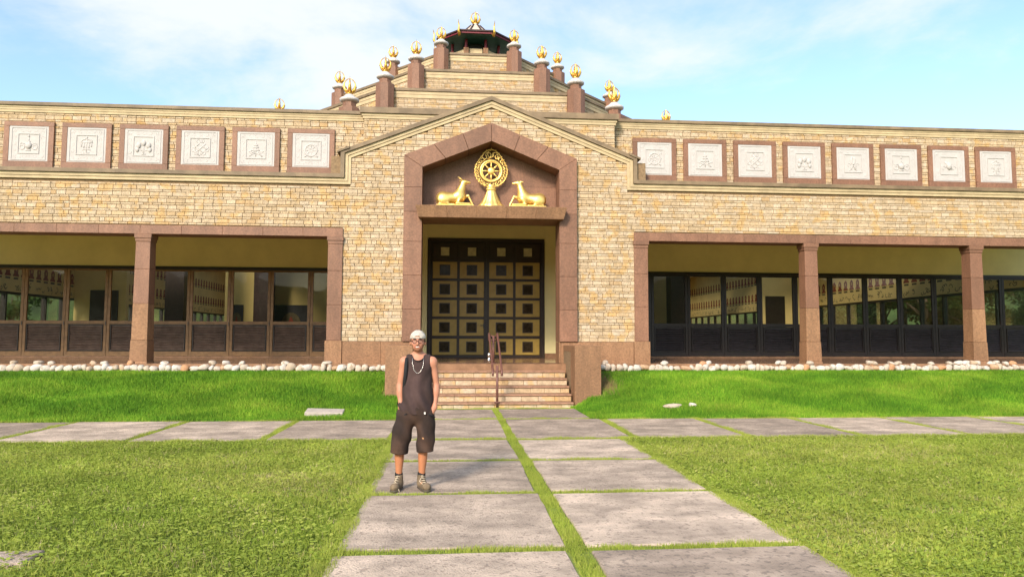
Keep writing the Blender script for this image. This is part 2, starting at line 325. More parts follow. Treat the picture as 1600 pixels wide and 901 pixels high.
# ------------------------------------------------------------------ ground, bank and paving
def smooth01(t): t = np.clip(t, 0, 1); return t * t * (3 - 2 * t)
def zg(X, Y):
    X = np.asarray(X, float); Y = np.asarray(Y, float); u = np.abs(X - AX)
    p = np.clip((Y - 14.25) / (18.05 - 14.25), 0, 1)
    w = smooth01((u - 2.3) / 2.2)
    prof = 0.80 * ((1 - w) * p**2.3 + w * (0.55 * p + 0.45 * smooth01(p)))
    prof = prof * smooth01((u - 1.80) / 0.55)
    und = 0.055 * np.sin(X * 1.7 + Y * 0.9) * np.sin(X * 0.6 - Y * 1.3) + 0.015 * np.sin(X * 3.1 + 1.0) * np.sin(Y * 2.3 + X * 0.4)
    return prof + und * np.clip(p * 3, 0, 1) * (1 - p) * 2.2 * smooth01((u - 1.9) / 0.5)
def build_ground():
    xs = np.unique(np.round(np.concatenate([np.linspace(-400, -30, 14), np.arange(-30, 34, 0.25), np.linspace(34, 400, 14)]), 3))
    ys = np.unique(np.round(np.concatenate([np.linspace(-400, -2, 14), np.arange(-2, 13.9, 0.6), np.arange(13.9, 18.4, 0.12), np.arange(18.6, 40, 2.0), np.linspace(40, 500, 16)]), 3))
    X, Y = np.meshgrid(xs, ys, indexing='ij'); Z = zg(X, Y) - 0.012
    V = np.stack([X, Y, Z], -1).reshape(-1, 3); nx, ny = len(xs), len(ys)
    i = np.arange((nx - 1) * (ny - 1)); a = (i // (ny - 1)) * ny + i % (ny - 1)
    me = raw_mesh('ground', V, 4, len(a), np.stack([a, a + ny, a + ny + 1, a + 1], 1), True)
    tag(link('ground', me, 'soil'), kind='structure')
build_ground()

def hills():  # hill ring added for dark green reflections in the glazing and window views
    a = np.linspace(0, math.pi * 2, 180); rr = np.array([85, 100, 120, 150, 190, 260.]); hh = np.array([-0.5, 6, 12, 16, 18, 12.])
    A, I = np.meshgrid(a, np.arange(6), indexing='ij'); Rr = rr[I] * (1 + 0.05 * np.sin(A * 9)); H_ = hh[I] * (1 + 0.16 * np.sin(A * 13 + I) + 0.12 * np.sin(A * 31 + 2 * I) + 0.08 * np.sin(A * 67 + 3 * I))
    V = np.stack([Rr * np.cos(A), Rr * np.sin(A), H_], -1).reshape(-1, 3); i = np.arange(179 * 5); q = (i // 5) * 6 + i % 5
    tag(link('added_hill', raw_mesh('added_hill', V, 4, len(q), np.stack([q, q + 6, q + 7, q + 1], 1), True), 'hill'), kind='structure')
mat('hill', (0.07, 0.12, 0.03), 0.95, var=0.6, scale=0.35, bump=1.0, bscale=0.6)
hills()
SLABS = []
def paving():
    r = np.random.default_rng(3)
    bed = MB().box(-0.86, 2.72, 2.0, 11.36, -0.06, 0.002).box(-0.86, 2.72, 14.2, 16.3, -0.06, 0.002)
    path = tag(bed.build('path', 'soil'), kind='structure')
    xb = MB().box(-15.0, 18.0, 11.38, 14.16, -0.06, 0.0015); xp = tag(xb.build('cross_path', 'soil'), kind='structure')
    def slab(x0, x1, y0, y1, par):
        j = lambda: float(r.uniform(-0.018, 0.018)); n = 7
        # outline with slightly wandering edges
        P = []
        cs = [(x0 + j(), y0 + j()), (x1 + j(), y0 + j()), (x1 + j(), y1 + j()), (x0 + j(), y1 + j())]
        for k in range(4):
            a, b = cs[k], cs[(k + 1) % 4]
            for t in range(n):
                s = t / n; P.append((a[0] + (b[0] - a[0]) * s + (0 if t == 0 else j() * 0.35), a[1] + (b[1] - a[1]) * s + (0 if t == 0 else j() * 0.35)))
        zt = 0.022 + float(r.uniform(-0.004, 0.004)); m = len(P); cxm = (x0 + x1) / 2; cym = (y0 + y1) / 2
        ins = [(cxm + (x - cxm) * (1 - 0.008 / (x1 - x0) * 2), cym + (y - cym) * (1 - 0.008 / (y1 - y0) * 2)) for x, y in P]
        vs = [(x, y, -0.05) for x, y in P] + [(x, y, zt - 0.008) for x, y in P] + [(x, y, zt) for x, y in ins]
        fs = [(i, (i + 1) % m, (i + 1) % m + m, i + m) for i in range(m)] + [(i + m, (i + 1) % m + m, (i + 1) % m + 2 * m, i + 2 * m) for i in range(m)] + [tuple(range(2 * m, 3 * m))]
        MB().add(vs, fs).build('paving_slab', 'slab_dark' if (y0 > 11 and -1 < cxm < 3) or r.random() < 0.12 else 'slab', par)
        SLABS.append((x0, x1, y0, y1))
    ys = [3.62, 5.46, 7.44, 9.40, 11.34]
    for k in range(4):
        y0, y1 = ys[k] + 0.065, ys[k + 1] - 0.065
        slab(-0.86, 0.87, y0, y1, path); slab(1.035, 2.71, y0, y1, path)
    slab(-0.86, 0.89, 14.28, 16.15, path); slab(1.03, 2.78, 14.28, 16.15, path)
    slab(-0.90, 0.89, 11.44, 14.12, xp); slab(1.03, 2.90, 11.44, 14.12, xp)
    xl = [-0.98, -2.99, -5.04, -7.06, -9.08, -11.1]
    for k in range(5): slab(xl[k + 1] + 0.07, xl[k] - 0.05, 11.5, 14.12, xp)
    xr = [2.98, 4.87, 6.82, 8.74, 10.66, 12.58]
    for k in range(5): slab(xr[k] + 0.06, xr[k + 1] - 0.06, 11.44, 14.05, xp)
paving()

def blades(name, X, Y, h, w, rnd, m, label, lean=0.5, zoff=0.0, bend=True):
    n = len(X); Z = zg(X, Y) + zoff
    a = rng.uniform(0, 2 * np.pi, n); ca, sa = np.cos(a), np.sin(a)
    la = rng.uniform(0, 2 * np.pi, n); ll = rng.uniform(0.1, 1, n) * lean * h
    P0 = np.stack([X - ca * w, Y - sa * w, Z - 0.01], -1); P1 = np.stack([X + ca * w, Y + sa * w, Z - 0.01], -1)
    mx, my = X + np.cos(la) * ll * 0.35, Y + np.sin(la) * ll * 0.35
    P2 = np.stack([mx + ca * w * 0.8, my + sa * w * 0.8, Z + h * 0.6], -1); P3 = np.stack([mx - ca * w * 0.8, my - sa * w * 0.8, Z + h * 0.6], -1)
    T = np.stack([X + np.cos(la) * ll, Y + np.sin(la) * ll, Z + h], -1)
    if bend:
        V = np.stack([P0, P1, P2, P3, T], 1).reshape(-1, 3); b = np.arange(n) * 5
        idx = np.stack([b, b + 1, b + 2, b, b + 2, b + 3, b + 3, b + 2, b + 4], 1).reshape(-1, 3); rep = 3
    else:
        V = np.stack([P0, P1, T], 1).reshape(-1, 3); b = np.arange(n) * 3; idx = np.stack([b, b + 1, b + 2], 1); rep = 1
    me = raw_mesh(name, V, 3, len(idx), idx); face_attr(me, np.repeat(rnd, rep))
    return tag(link(name, me, m), label, 'grass', kind='stuff')
def patch_noise(X, Y, s):
    return 0.5 + 0.25 * (np.sin(X * s + 1.3 * np.sin(Y * s * 0.7)) + np.sin(Y * s * 1.3 + 1.7 * np.sin(X * s * 0.6 + 1)))
def on_slab(X, Y, g=0.0):
    r = np.zeros(len(X), bool)
    for x0, x1, y0, y1 in SLABS: r |= (X > x0 + g) & (X < x1 - g) & (Y > y0 + g) & (Y < y1 - g)
    return r
def lawns():
    # mown lawn each side of the path
    n = 760000
    Y = 4.2 + (11.46 - 4.2) * rng.random(n)**1.25; X = rng.uniform(-12.5, 15.0, n)
    lo = -(Y * 0.70 + 4.0); hi = Y * 0.88 + 4.0
    k = (X > lo) & (X < hi) & ((X < -0.80) | (X > 2.66)) & ~on_slab(X, Y, 0.03)
    k &= ~((X > -3.72) & (X < -2.97) & (Y > 5.33) & (Y < 5.68))
    X, Y = X[k], Y[k]; n = len(X)
    pn = patch_noise(X, Y, 2.1) * 0.45 + patch_noise(X + 7, Y, 5.3) * 0.25 + patch_noise(Y, X, 11.0) * 0.15
    clump = patch_noise(X * 1.0 + 3.3, Y, 17.0) * 0.6 + patch_noise(Y + 1, X, 29.0) * 0.4
    big = patch_noise(X + 2, Y * 1.3, 0.9)
    rnd = np.clip(pn * 0.55 + (clump - 0.5) * 0.55 + (big - 0.5) * 0.5 + 0.12 + rng.normal(0, 0.15, n), 0, 1); rnd = np.where(rng.random(n) < 0.02 + 0.16 * (patch_noise(X, Y + 5, 6.1) > 0.78), rng.uniform(0.86, 1, n), rnd)
    h = (0.016 + 0.032 * rng.random(n)**1.6) * (0.45 + 0.5 * patch_noise(X, Y, 3.7) + 0.75 * clump)
    blades('lawn_grass', X, Y, h, 0.003 + 0.0055 * rng.random(n), rnd, 'grass_lawn', 'short yellowish green lawn grass on both sides of the slab path', lean=1.1, bend=False)
    # clover-like flat leaves
    n = 190000
    Y = 4.2 + (11.4 - 4.2) * rng.random(n)**1.3; X = rng.uniform(-12.5, 15.0, n)
    k = (X > -(Y * 0.70 + 4.0)) & (X < Y * 0.88 + 4.0) & ((X < -0.84) | (X > 2.70)) & ~on_slab(X, Y, 0.02); X, Y = X[k], Y[k]; n = len(X)
    z = rng.uniform(0.012, 0.045, n); r_ = rng.uniform(0.008, 0.021, n); a = rng.uniform(0, 6.28, n); tx = rng.normal(0, 0.3, (n, 2))
    P = []
    for q in range(4):
        dx, dy = r_ * np.cos(a + q * np.pi / 2), r_ * np.sin(a + q * np.pi / 2) * 0.7
        P.append(np.stack([X + dx, Y + dy, z + dx * tx[:, 0] + dy * tx[:, 1]], -1))
    V = np.stack(P, 1).reshape(-1, 3); me = raw_mesh('lawn_clover', V, 4, n, np.arange(4 * n).reshape(-1, 4))
    face_attr(me, np.clip(0.42 * patch_noise(X, Y, 2.6) + rng.normal(0.16, 0.14, n), 0, 0.92))
    tag(link('lawn_clover', me, 'grass_lawn'), 'small flat weed leaves growing among the lawn grass', 'weeds', kind='stuff')
    # bank in front of the building
    n = 560000
    X = rng.uniform(-16.5, 20.0, n); Y = rng.uniform(14.10, 18.22, n); u = np.abs(X - AX)
    k = (u > 1.78) & ~((u < 2.60) & (Y > 16.62)) & ~((X > -2.95) & (X < -2.2) & (Y > 14.62) & (Y < 15.02)) & ~on_slab(X, Y, 0.02)
    X, Y = X[k], Y[k]; n = len(X)
    pn = patch_noise(X * 0.8, Y * 1.6, 1.5) * 0.5 + patch_noise(X + 3, Y * 1.5, 3.9) * 0.3
    rnd = np.clip(0.04 + pn * 0.85 + rng.normal(0, 0.2, n), 0, 0.93)
    dry = np.exp(-(((X - 3.72) / 0.22)**2 + ((Y - 17.2) / 0.45)**2)); rnd = np.where(rng.random(n) < dry * 1.3, rng.uniform(0.96, 1, n), rnd)
    h = (0.05 + 0.045 * rng.random(n)) * (0.7 + 0.6 * patch_noise(X, Y * 1.4, 2.3)); h = h * (1 - 0.55 * smooth01((Y - 17.5) / 0.4)); k2 = Y < 18.0; X, Y, rnd, h = X[k2], Y[k2], rnd[k2], h[k2]; n = len(X)
    blades('bank_grass', X, Y, h, 0.005 + 0.008 * rng.random(n), rnd, 'grass_bank', 'lush bright green grass on the bank below the temple', lean=0.7, bend=False)
    # grass growing in the joints
    bx = []
    def strip(x0, x1, y0, y1, d):
        m = int((x1 - x0) * (y1 - y0) * d); bx.append(np.stack([rng.uniform(x0, x1, m), rng.uniform(y0, y1, m)], 1))
    strip(0.88, 1.025, 3.8, 14.2, 17000); strip(0.895, 1.025, 14.2, 16.3, 17000)
    for y in (5.46, 7.44, 9.40): strip(-0.95, 2.76, y - 0.068, y + 0.068, 14000)
    strip(-0.95, 2.95, 11.30, 11.47, 11000); strip(-0.9, 2.9, 14.10, 14.30, 11000); strip(-1.0, 2.95, 16.12, 16.36, 12000)
    for x in (-0.945, -2.98, -5.03, -7.05, -9.07): strip(x - 0.075, x + 0.095, 11.4, 14.2, 9000)
    for x in (2.97, 4.87, 6.82, 8.74, 10.66): strip(x - 0.085, x + 0.085, 11.4, 14.2, 9000)
    strip(-0.97, -0.80, 3.8, 11.4, 14000); strip(2.65, 2.82, 3.8, 11.4, 14000)
    strip(-12.0, -0.95, 11.40, 11.56, 9000); strip(2.85, 13.0, 11.36, 11.52, 9000); strip(-12.0, -0.9, 14.05, 14.2, 9000); strip(2.85, 14.0, 14.0, 14.2, 9000)
    P = np.concatenate(bx); n = len(P); c = rng.random(n)
    den = patch_noise(P[:, 0], P[:, 1], 4.3) * 0.5 + 0.5 * patch_noise(P[:, 1], P[:, 0], 9.1)
    k = c < 0.42 + 0.9 * den; P = P[k]; den = den[k]; n = len(P)
    blades('joint_grass', P[:, 0], P[:, 1], (0.022 + 0.034 * rng.random(n)) * (0.5 + 0.8 * den), 0.0025 + 0.0035 * rng.random(n), np.clip(0.25 + 0.35 * den + rng.normal(0, 0.16, n), 0, 0.95),
           'grass_lawn', 'green grass growing in the joints between the paving slabs', lean=0.7, bend=False)
lawns()

# ------------------------------------------------------------------ temple
T = thing('temple', 'long cream brick temple with brown granite portal and octagonal stepped roof', 'temple', (AX, F, ZF))
class Off:                      # lets parts be written in world coordinates under an empty
    pass
def part(mb, name, m, parent=None, **k):
    p = parent or T
    o = mb.build(name, m, p, **k)
    o.matrix_parent_inverse = Matrix.Translation((-AX, -F, -ZF))
    return o
def sub(mb, name, m, parent, **k):      # parts were written in world coordinates, so a sub-part needs no offset
    return mb.build(name, m, parent, **k)

def one_brick(mb, o, ex, n, z0, z1, s0, s1, dep=0.03, r=None):
    r = r or random
    j = 0.0026; ins = 0.004; p = dep * r.uniform(0.8, 1.12)
    a0, a1, b0, b1 = s0 + j, s1 - j, z0 + j, z1 - j
    def P(s, z, d): return (o[0] + ex[0] * s + n[0] * d, o[1] + ex[1] * s + n[1] * d, z)
    k = [r.uniform(-0.003, 0.003) for _ in range(4)]
    vs = [P(a0, b0, -0.01), P(a1, b0, -0.01), P(a1, b1, -0.01), P(a0, b1, -0.01),
          P(a0 + ins, b0 + ins, p + k[0]), P(a1 - ins, b0 + ins, p + k[1]), P(a1 - ins, b1 - ins, p + k[2]), P(a0 + ins, b1 - ins, p + k[3])]
    mb.add(vs, [(4, 5, 6, 7), (0, 1, 5, 4), (1, 2, 6, 5), (2, 3, 7, 6), (3, 0, 4, 7)], r.random())
def brick_rows(z0, z1, ch, spans, r=random):
    """list of (za, zb, s0, s1) bricks, tall and thin courses alternating; spans(za, zb) gives the free intervals of a course"""
    out = []; n = max(1, round((z1 - z0) / (2 * ch))); pair = (z1 - z0) / n; zs = []
    for k in range(n): zs += [(z0 + k * pair, z0 + (k + 0.665) * pair, 0), (z0 + (k + 0.665) * pair, z0 + (k + 1) * pair, 1)]
    for za, zb, thin in zs:
        for a, b in spans(za, zb):
            if b - a < 0.03: continue
            s = a; first = True
            while s < b - 1e-4:
                l = 0.226 * r.choice((1, 1, 1, 1, 1.5, 2) if thin else (1, 1, 1, 1, 1, 1, 0.55, 1.45)) + r.uniform(-0.012, 0.012)
                if first: l *= r.uniform(0.35, 1); first = False
                if b - s - l < 0.09: l = b - s
                out.append((za, zb, s, min(b, s + l))); s += l
    return out
CH = 0.0835
# --- front wall: gabled middle, low wings
ZB, ZL0, ZL1 = 5.62, 4.23, 4.45
def coping_path(): return [(-20.2, 5.87), (-3.93, 5.87), (-3.93, 6.49), (0, 8.05), (3.93, 6.49), (3.93, 5.87), (20.2, 5.87)]
def offset_path(P, d):
    out = []
    for i in range(len(P)):
        ns = []
        for a, b in ((i - 1, i), (i, i + 1)):
            if a < 0 or b >= len(P): continue
            dx, dz = P[b][0] - P[a][0], P[b][1] - P[a][1]; l = math.hypot(dx, dz); ns.append((dz / l, -dx / l))
        if len(ns) == 1: out.append((P[i][0] + ns[0][0] * d, P[i][1] + ns[0][1] * d))
        else:
            mx, mz = ns[0][0] + ns[1][0], ns[0][1] + ns[1][1]; q = 2 / (mx * mx + mz * mz)
            out.append((P[i][0] + mx * d * q, P[i][1] + mz * d * q))
    return out
def band(d0, d1, y0, y1):
    mb = MB(); A = offset_path(coping_path(), d0); Bp = offset_path(coping_path(), d1)
    for i in range(len(A) - 1):
        q = [Bp[i], Bp[i + 1], A[i + 1], A[i]]
        mb.prism([(AX + u, z) for u, z in q], y0, y1)
    return mb
def gable_limit(z):        # half width of brickwork at height z in the gabled middle
    return 3.68 if z < 6.35 else max(0, min(3.68, (7.79 - z) / 0.397))
def front_spans(za, zb):
    zm = (za + zb) / 2; g = gable_limit(zm + 0.02); o = []
    if za >= ZL1 - 0.001 and zb <= ZB + 0.02: segs = [(-20.1, 20.1)]
    elif za < ZL1: segs = [(-3.86, 3.86)]
    else: segs = [(-g, g)]
    # portal: granite frame covers 1.95..2.26, above it the slope
    hw = 2.20 if zb < 6.30 else max(0, (7.20 - zb) / 0.40)
    for a, b in segs:
        if hw > 0.05:
            o += [(a, -hw), (hw, b)] if b > hw else []
        else: o.append((a, b))
    return o
def front_wall():
    mb = MB()
    for s in (-1, 1):
        x0, x1 = sorted((AX + s * 4.2, AX + s * 20.2)); mb.box(x0, x1, F + 0.03, F + 0.45, ZL0 + 0.012, ZB + 0.08)
        x0, x1 = sorted((AX + s * 1.95, AX + s * 4.19)); mb.box(x0, x1, F + 0.03, F + 0.45, 0.2, 6.36)
        mb.prism([(AX + s * x, z) for x, z in ([(1.95, 6.362), (3.72, 6.362), (0, 7.88), (0, 6.96)] if s > 0 else [(3.72, 6.362), (1.95, 6.362), (0, 6.96), (0, 7.88)])], F + 0.03, F + 0.45)
    w = part(mb, 'front_wall', 'mortar', fix=True)
    r = random.Random(5)
    bl = brick_rows(1.53, 7.88, CH, front_spans, r=r)
    # nearest to the camera axis first: these are the ones the photograph shows largest
    bl.sort(key=lambda b: (((b[2] + b[3]) / 2 + AX)**2 + F**2 + ((b[0] + b[1]) / 2 - 1.6)**2) - 60 * (b[3] - b[2]) - 90 * (b[1] - b[0]))
    o, ex, n = (AX, F + 0.03), (1, 0), (0, -1)
    for i, b in enumerate(bl[:300]):
        m1 = MB(); one_brick(m1, o, ex, n, *b, r=r); sub(m1, 'brick', 'brick', w)
    rest = MB()
    for b in bl[300:]: one_brick(rest, o, ex, n, *b, r=r)
    sub(rest, 'brick_courses', 'brick', w)['kind'] = 'stuff'
    part(band(0.0, 0.10, F - 0.10, U + 0.0), 'coping', 'coping', fix=True)
    part(band(0.105, 0.185, F - 0.05, F + 0.40), 'moulding', 'moulding', fix=True)
    part(band(0.187, 0.262, F - 0.028, F + 0.40), 'moulding', 'moulding', fix=True)
    for s in (-1, 1):
        part(MB().prism([(AX + s * x, z) for x, z in ([(3.70, 6.545), (4.02, 6.42), (4.02, 6.47), (3.70, 6.60)][::s])], F - 0.13, F + 0.3), 'coping_end', 'coping', fix=True)
front_wall()
# --- granite: lintels, columns, pilasters, plinths
def granite_row(parent, x0, x1, y0, y1, z0, z1, ln, m='granite', name='granite_block', bev=0.004):
    n = max(1, round((x1 - x0) / ln)); w = (x1 - x0) / n
    for i in range(n):
        sub(MB().box(x0 + i * w + 0.002, x0 + (i + 1) * w - 0.002, y0, y1, z0, z1), name, m, parent, bevel=bev)
for s in (-1, 1):
    x0, x1 = sorted((AX + s * 3.84, AX + s * 19.0))
    beam = part(MB().box(x0 + 0.01, x1 - 0.01, F + 0.02, F + 0.5, ZL0 + 0.006, ZL1 - 0.01), 'lintel_beam', 'granite')
    granite_row(beam, x0, x1, F - 0.045, F + 0.53, ZL0, ZL1, 0.98)
def column(uc, hw, y0=None):
    x = AX + uc; d = 2 * hw; y0 = F - 0.02
    core = part(MB().box(x - hw + 0.03, x + hw - 0.03, y0 + 0.03, y0 + d - 0.03, ZF - 0.5, 4.22), 'column', 'granite')
    mb = MB(); e = hw + 0.045; e2 = hw + 0.022
    def fr(a, za, b, zb):       # tapered block
        mb2 = MB(); mb2.add([(x - a, y0 + hw - a, za), (x + a, y0 + hw - a, za), (x + a, y0 + hw + a, za), (x - a, y0 + hw + a, za), (x - b, y0 + hw - b, zb), (x + b, y0 + hw - b, zb), (x + b, y0 + hw + b, zb), (x - b, y0 + hw + b, zb)],
                            [(0, 3, 2, 1), (4, 5, 6, 7), (0, 1, 5, 4), (1, 2, 6, 5), (2, 3, 7, 6), (3, 0, 4, 7)]); return mb2
    sub(fr(e + 0.02, 0.86, e - 0.01, 1.02), 'plinth', 'granite_rough', core, bevel=0.006)
    sub(fr(e - 0.012, 1.022, e2, 1.545), 'plinth', 'granite_rough', core, bevel=0.006)
    zs = [1.548, 2.46, 3.34, 4.035]
    for k in range(3): sub(fr(hw + 0.012 - 0.006 * k, zs[k] + 0.002, hw + 0.006 - 0.006 * k, zs[k + 1] - 0.002), 'granite_block', 'granite' if k else 'granite_rough', core, bevel=0.005)
    sub(fr(hw + 0.008, 4.037, hw + 0.012, 4.12), 'capital', 'granite', core, bevel=0.005)
    sub(fr(hw + 0.028, 4.122, hw + 0.032, 4.228), 'capital', 'granite', core, bevel=0.005)
for u in (-8.82, 8.77, 13.56): column(u, 0.182)
for s in (-1, 1):
    x0, x1 = sorted((AX + s * 3.84, AX + s * 4.21))
    pl = part(MB().box(x0 + 0.02, x1 - 0.02, F - 0.01, F + 0.5, 0.5, 4.22), 'pilaster', 'granite')
    for za, zb in ((1.548, 2.46), (2.464, 3.34), (3.344, 4.035)): sub(MB().box(x0, x1, F - 0.05, F + 0.52, za, zb), 'granite_block', 'granite', pl, bevel=0.005)
    sub(MB().box(x0 - 0.008, x1 + 0.008, F - 0.06, F + 0.54, 4.037, 4.12), 'capital', 'granite', pl, bevel=0.005)
    sub(MB().box(x0 - 0.025, x1 + 0.025, F - 0.08, F + 0.56, 4.122, 4.228), 'capital', 'granite', pl, bevel=0.005)
    sub(MB().box(x0 - 0.03, x1 + 0.03, F - 0.09, F + 0.55, 0.55, 1.544), 'plinth', 'granite_rough', pl, bevel=0.006)
    a0, a1 = sorted((AX + s * 1.85, AX + s * 3.80))
    pb = part(MB().box(a0, a1, F - 0.02, F + 0.4, 0.5, 1.50), 'wall_plinth', 'granite_rough')
    granite_row(pb, a0, a1, F - 0.065, F - 0.01, 0.56, 1.528, 0.98, 'granite_rough')
# --- portal frame
def portal():
    fr = part(MB().box(AX - 2.2, AX - 1.95, F + 0.0, F + 0.5, ZF, 6.0).box(AX + 1.95, AX + 2.2, F + 0.0, F + 0.5, ZF, 6.0), 'portal_frame', 'granite')
    y0, y1 = F - 0.12, F + 0.62
    zs = [1.53, 2.36, 3.24, 4.12, 4.9, 5.55]
    for s in (-1, 1):
        xa, xb = sorted((AX + s * 1.81, AX + s * 2.285))
        for k in range(len(zs) - 1):
            sub(MB().box(xa, xb, y0, y1, zs[k] + 0.002, zs[k + 1] - 0.002), 'granite_block', 'granite', fr, bevel=0.005)
        sub(MB().box(xa, xb, F - 0.02, y1, 0.9, 1.526), 'granite_block', 'granite_rough', fr, bevel=0.005)
        P = [(s * 1.81, 5.552), (s * 2.285, 5.552), (s * 2.285, 6.40), (s * 1.81, 6.085)]
        sub(MB().prism([(AX + u, z) for u, z in (P if s > 0 else P[::-1])], y0, y1), 'granite_block', 'granite', fr, bevel=0.005)
        for k in range(3):      # the sloping blocks
            t0, t1 = k / 3 + 0.002, (k + 1) / 3 - 0.002
            o = lambda t: (s * 2.285 * (1 - t), 6.40 + (7.315 - 6.40) * t); i_ = lambda t: (s * 1.81 * (1 - t), 6.085 + (6.825 - 6.085) * t)
            P = [i_(t0), o(t0), o(t1), i_(t1)]
            sub(MB().prism([(AX + u, z) for u, z in (P if s > 0 else P[::-1])], y0, y1), 'granite_block', 'granite', fr, fix=True, bevel=0.005)
    tp = part(MB().prism([(AX - 1.82, 4.72), (AX + 1.82, 4.72), (AX + 1.82, 6.12), (AX, 6.86), (AX - 1.82, 6.12)], F + 0.585, F + 0.8), 'tympanum', 'mortar')
    xs = [-1.82, -0.92, 0.0, 0.92, 1.82]
    for i in range(4):
        for za, zb in ((4.73, 5.75), (5.754, 6.9)):
            a, b = xs[i] + 0.002, xs[i + 1] - 0.002; lim = lambda u: 6.85 - abs(u) * 0.4066
            P = [(a, za), (b, za), (b, min(zb, lim(b))), (a, min(zb, lim(a)))]
            sub(MB().prism([(AX + u, z) for u, z in P], F + 0.56, F + 0.60), 'granite_panel', 'granite', tp)
    sh = part(MB().box(AX - 1.80, AX + 1.80, F - 0.1, F + 0.6, 4.735, 5.0), 'shelf', 'granite')
    sub(MB().box(AX - 1.62, AX + 1.62, F - 0.02, F + 0.555, 5.024, 5.112), 'statue_plinth', 'granite', sh, bevel=0.005)
    n = 5; wt, wb = 1.97, 1.89
    for i in range(n):
        t0, t1 = -1 + 2 * i / n, -1 + 2 * (i + 1) / n; e = 0.0015
        vs = [(AX + wb * t0 + e, F - 0.36, 4.722), (AX + wb * t1 - e, F - 0.36, 4.722), (AX + wb * t1 - e, F + 0.55, 4.722), (AX + wb * t0 + e, F + 0.55, 4.722),
              (AX + wt * t0 + e, F - 0.45, 5.022), (AX + wt * t1 - e, F - 0.45, 5.022), (AX + wt * t1 - e, F + 0.55, 5.022), (AX + wt * t0 + e, F + 0.55, 5.022)]
        if i > 0 and i < n - 1: pass
        sub(MB().add(vs, [(0, 3, 2, 1), (4, 5, 6, 7), (0, 1, 5, 4), (1, 2, 6, 5), (2, 3, 7, 6), (3, 0, 4, 7)]), 'granite_block', 'granite_rough', sh, bevel=0.005)
portal()
# --- upper wall behind (relief panels hang on it), attic block in the middle
def upper():
    w = part(MB().box(AX - 20.2, AX - 3.0, U + 0.03, U + 0.4, 5.5, 7.45).box(AX + 3.0, AX + 20.2, U + 0.03, U + 0.4, 5.5, 7.45), 'upper_wall', 'mortar')
    r = random.Random(8); mb = MB()
    for b in brick_rows(5.88, 7.44, CH, lambda a, c: [(-17.0, -3.3), (3.3, 17.0)], r=r): one_brick(mb, (AX, U + 0.03), (1, 0), (0, -1), *b, r=r)
    sub(mb, 'brick_courses', 'brick', w)['kind'] = 'stuff'
    for s in (-1, 1):
        x0, x1 = sorted((AX + s * 3.40, AX + s * 20.2))
        part(MB().box(x0, x1, U - 0.022, U + 0.4, 7.44, 7.503), 'moulding', 'moulding')
        part(MB().box(x0, x1, U - 0.036, U + 0.4, 7.505, 7.56), 'moulding', 'moulding')
        part(MB().box(x0, x1, U - 0.05, U + 0.4, 7.562, 7.613), 'moulding', 'moulding')
        part(MB().box(x0, x1, U - 0.09, U + 4.6, 7.615, 7.70), 'coping', 'coping')
    a = part(MB().box(AX - 3.36, AX + 3.36, B + 0.03, B + 0.6, 7.0, 7.42).box(AX - 3.36, AX - 2.4, B + 0.03, B + 0.6, 6.2, 7.0).box(AX + 2.4, AX + 3.36, B + 0.03, B + 0.6, 6.2, 7.0), 'attic_wall', 'mortar'); mb = MB()
    for b in brick_rows(6.3, 7.42, CH, lambda a_, c: [(-3.38, -1.4), (1.4, 3.38)], r=r): one_brick(mb, (AX, B + 0.03), (1, 0), (0, -1), *b, r=r)
    sub(mb, 'brick_courses', 'brick', a)['kind'] = 'stuff'
    part(MB().box(AX - 3.41, AX + 3.41, B - 0.02, U + 0.3, 7.422, 7.491), 'moulding', 'moulding')
    part(MB().box(AX - 3.44, AX + 3.44, B - 0.035, U + 0.3, 7.493, 7.56), 'moulding', 'moulding')
    part(MB().box(AX - 3.48, AX + 3.48, B - 0.08, U + 4.6, 7.563, 7.72), 'coping', 'coping')
upper()

# --- stepped octagonal roof
YC = 34.4
TIERS = [(10.78, 7.70, 9.14), (8.50, 9.14, 10.81), (6.12, 10.81, 12.48), (3.83, 12.48, 14.13)]
def oct_corners(A):      # front-left corner first, going left/back then round
    a = A * 0.41421
    return {'fl': (AX - a, YC - A), 'fr': (AX + a, YC - A), 'sl': (AX - A, YC - a), 'sr': (AX + A, YC - a), 'bl': (AX - A, YC + a), 'br': (AX + A, YC + a), 'kl': (AX - a, YC + A), 'kr': (AX + a, YC + A)}
ORDER = ['fl', 'fr', 'sr', 'br', 'kr', 'kl', 'bl', 'sl']
def oct_prism(A, z0, z1, A2=None):
    c0 = oct_corners(A); c1 = oct_corners(A2 or A)
    return MB().add([(*c0[k], z0) for k in ORDER] + [(*c1[k], z1) for k in ORDER], [tuple(range(7, -1, -1)), tuple(range(8, 16))] + [(i, (i + 1) % 8, (i + 1) % 8 + 8, i + 8) for i in range(8)])
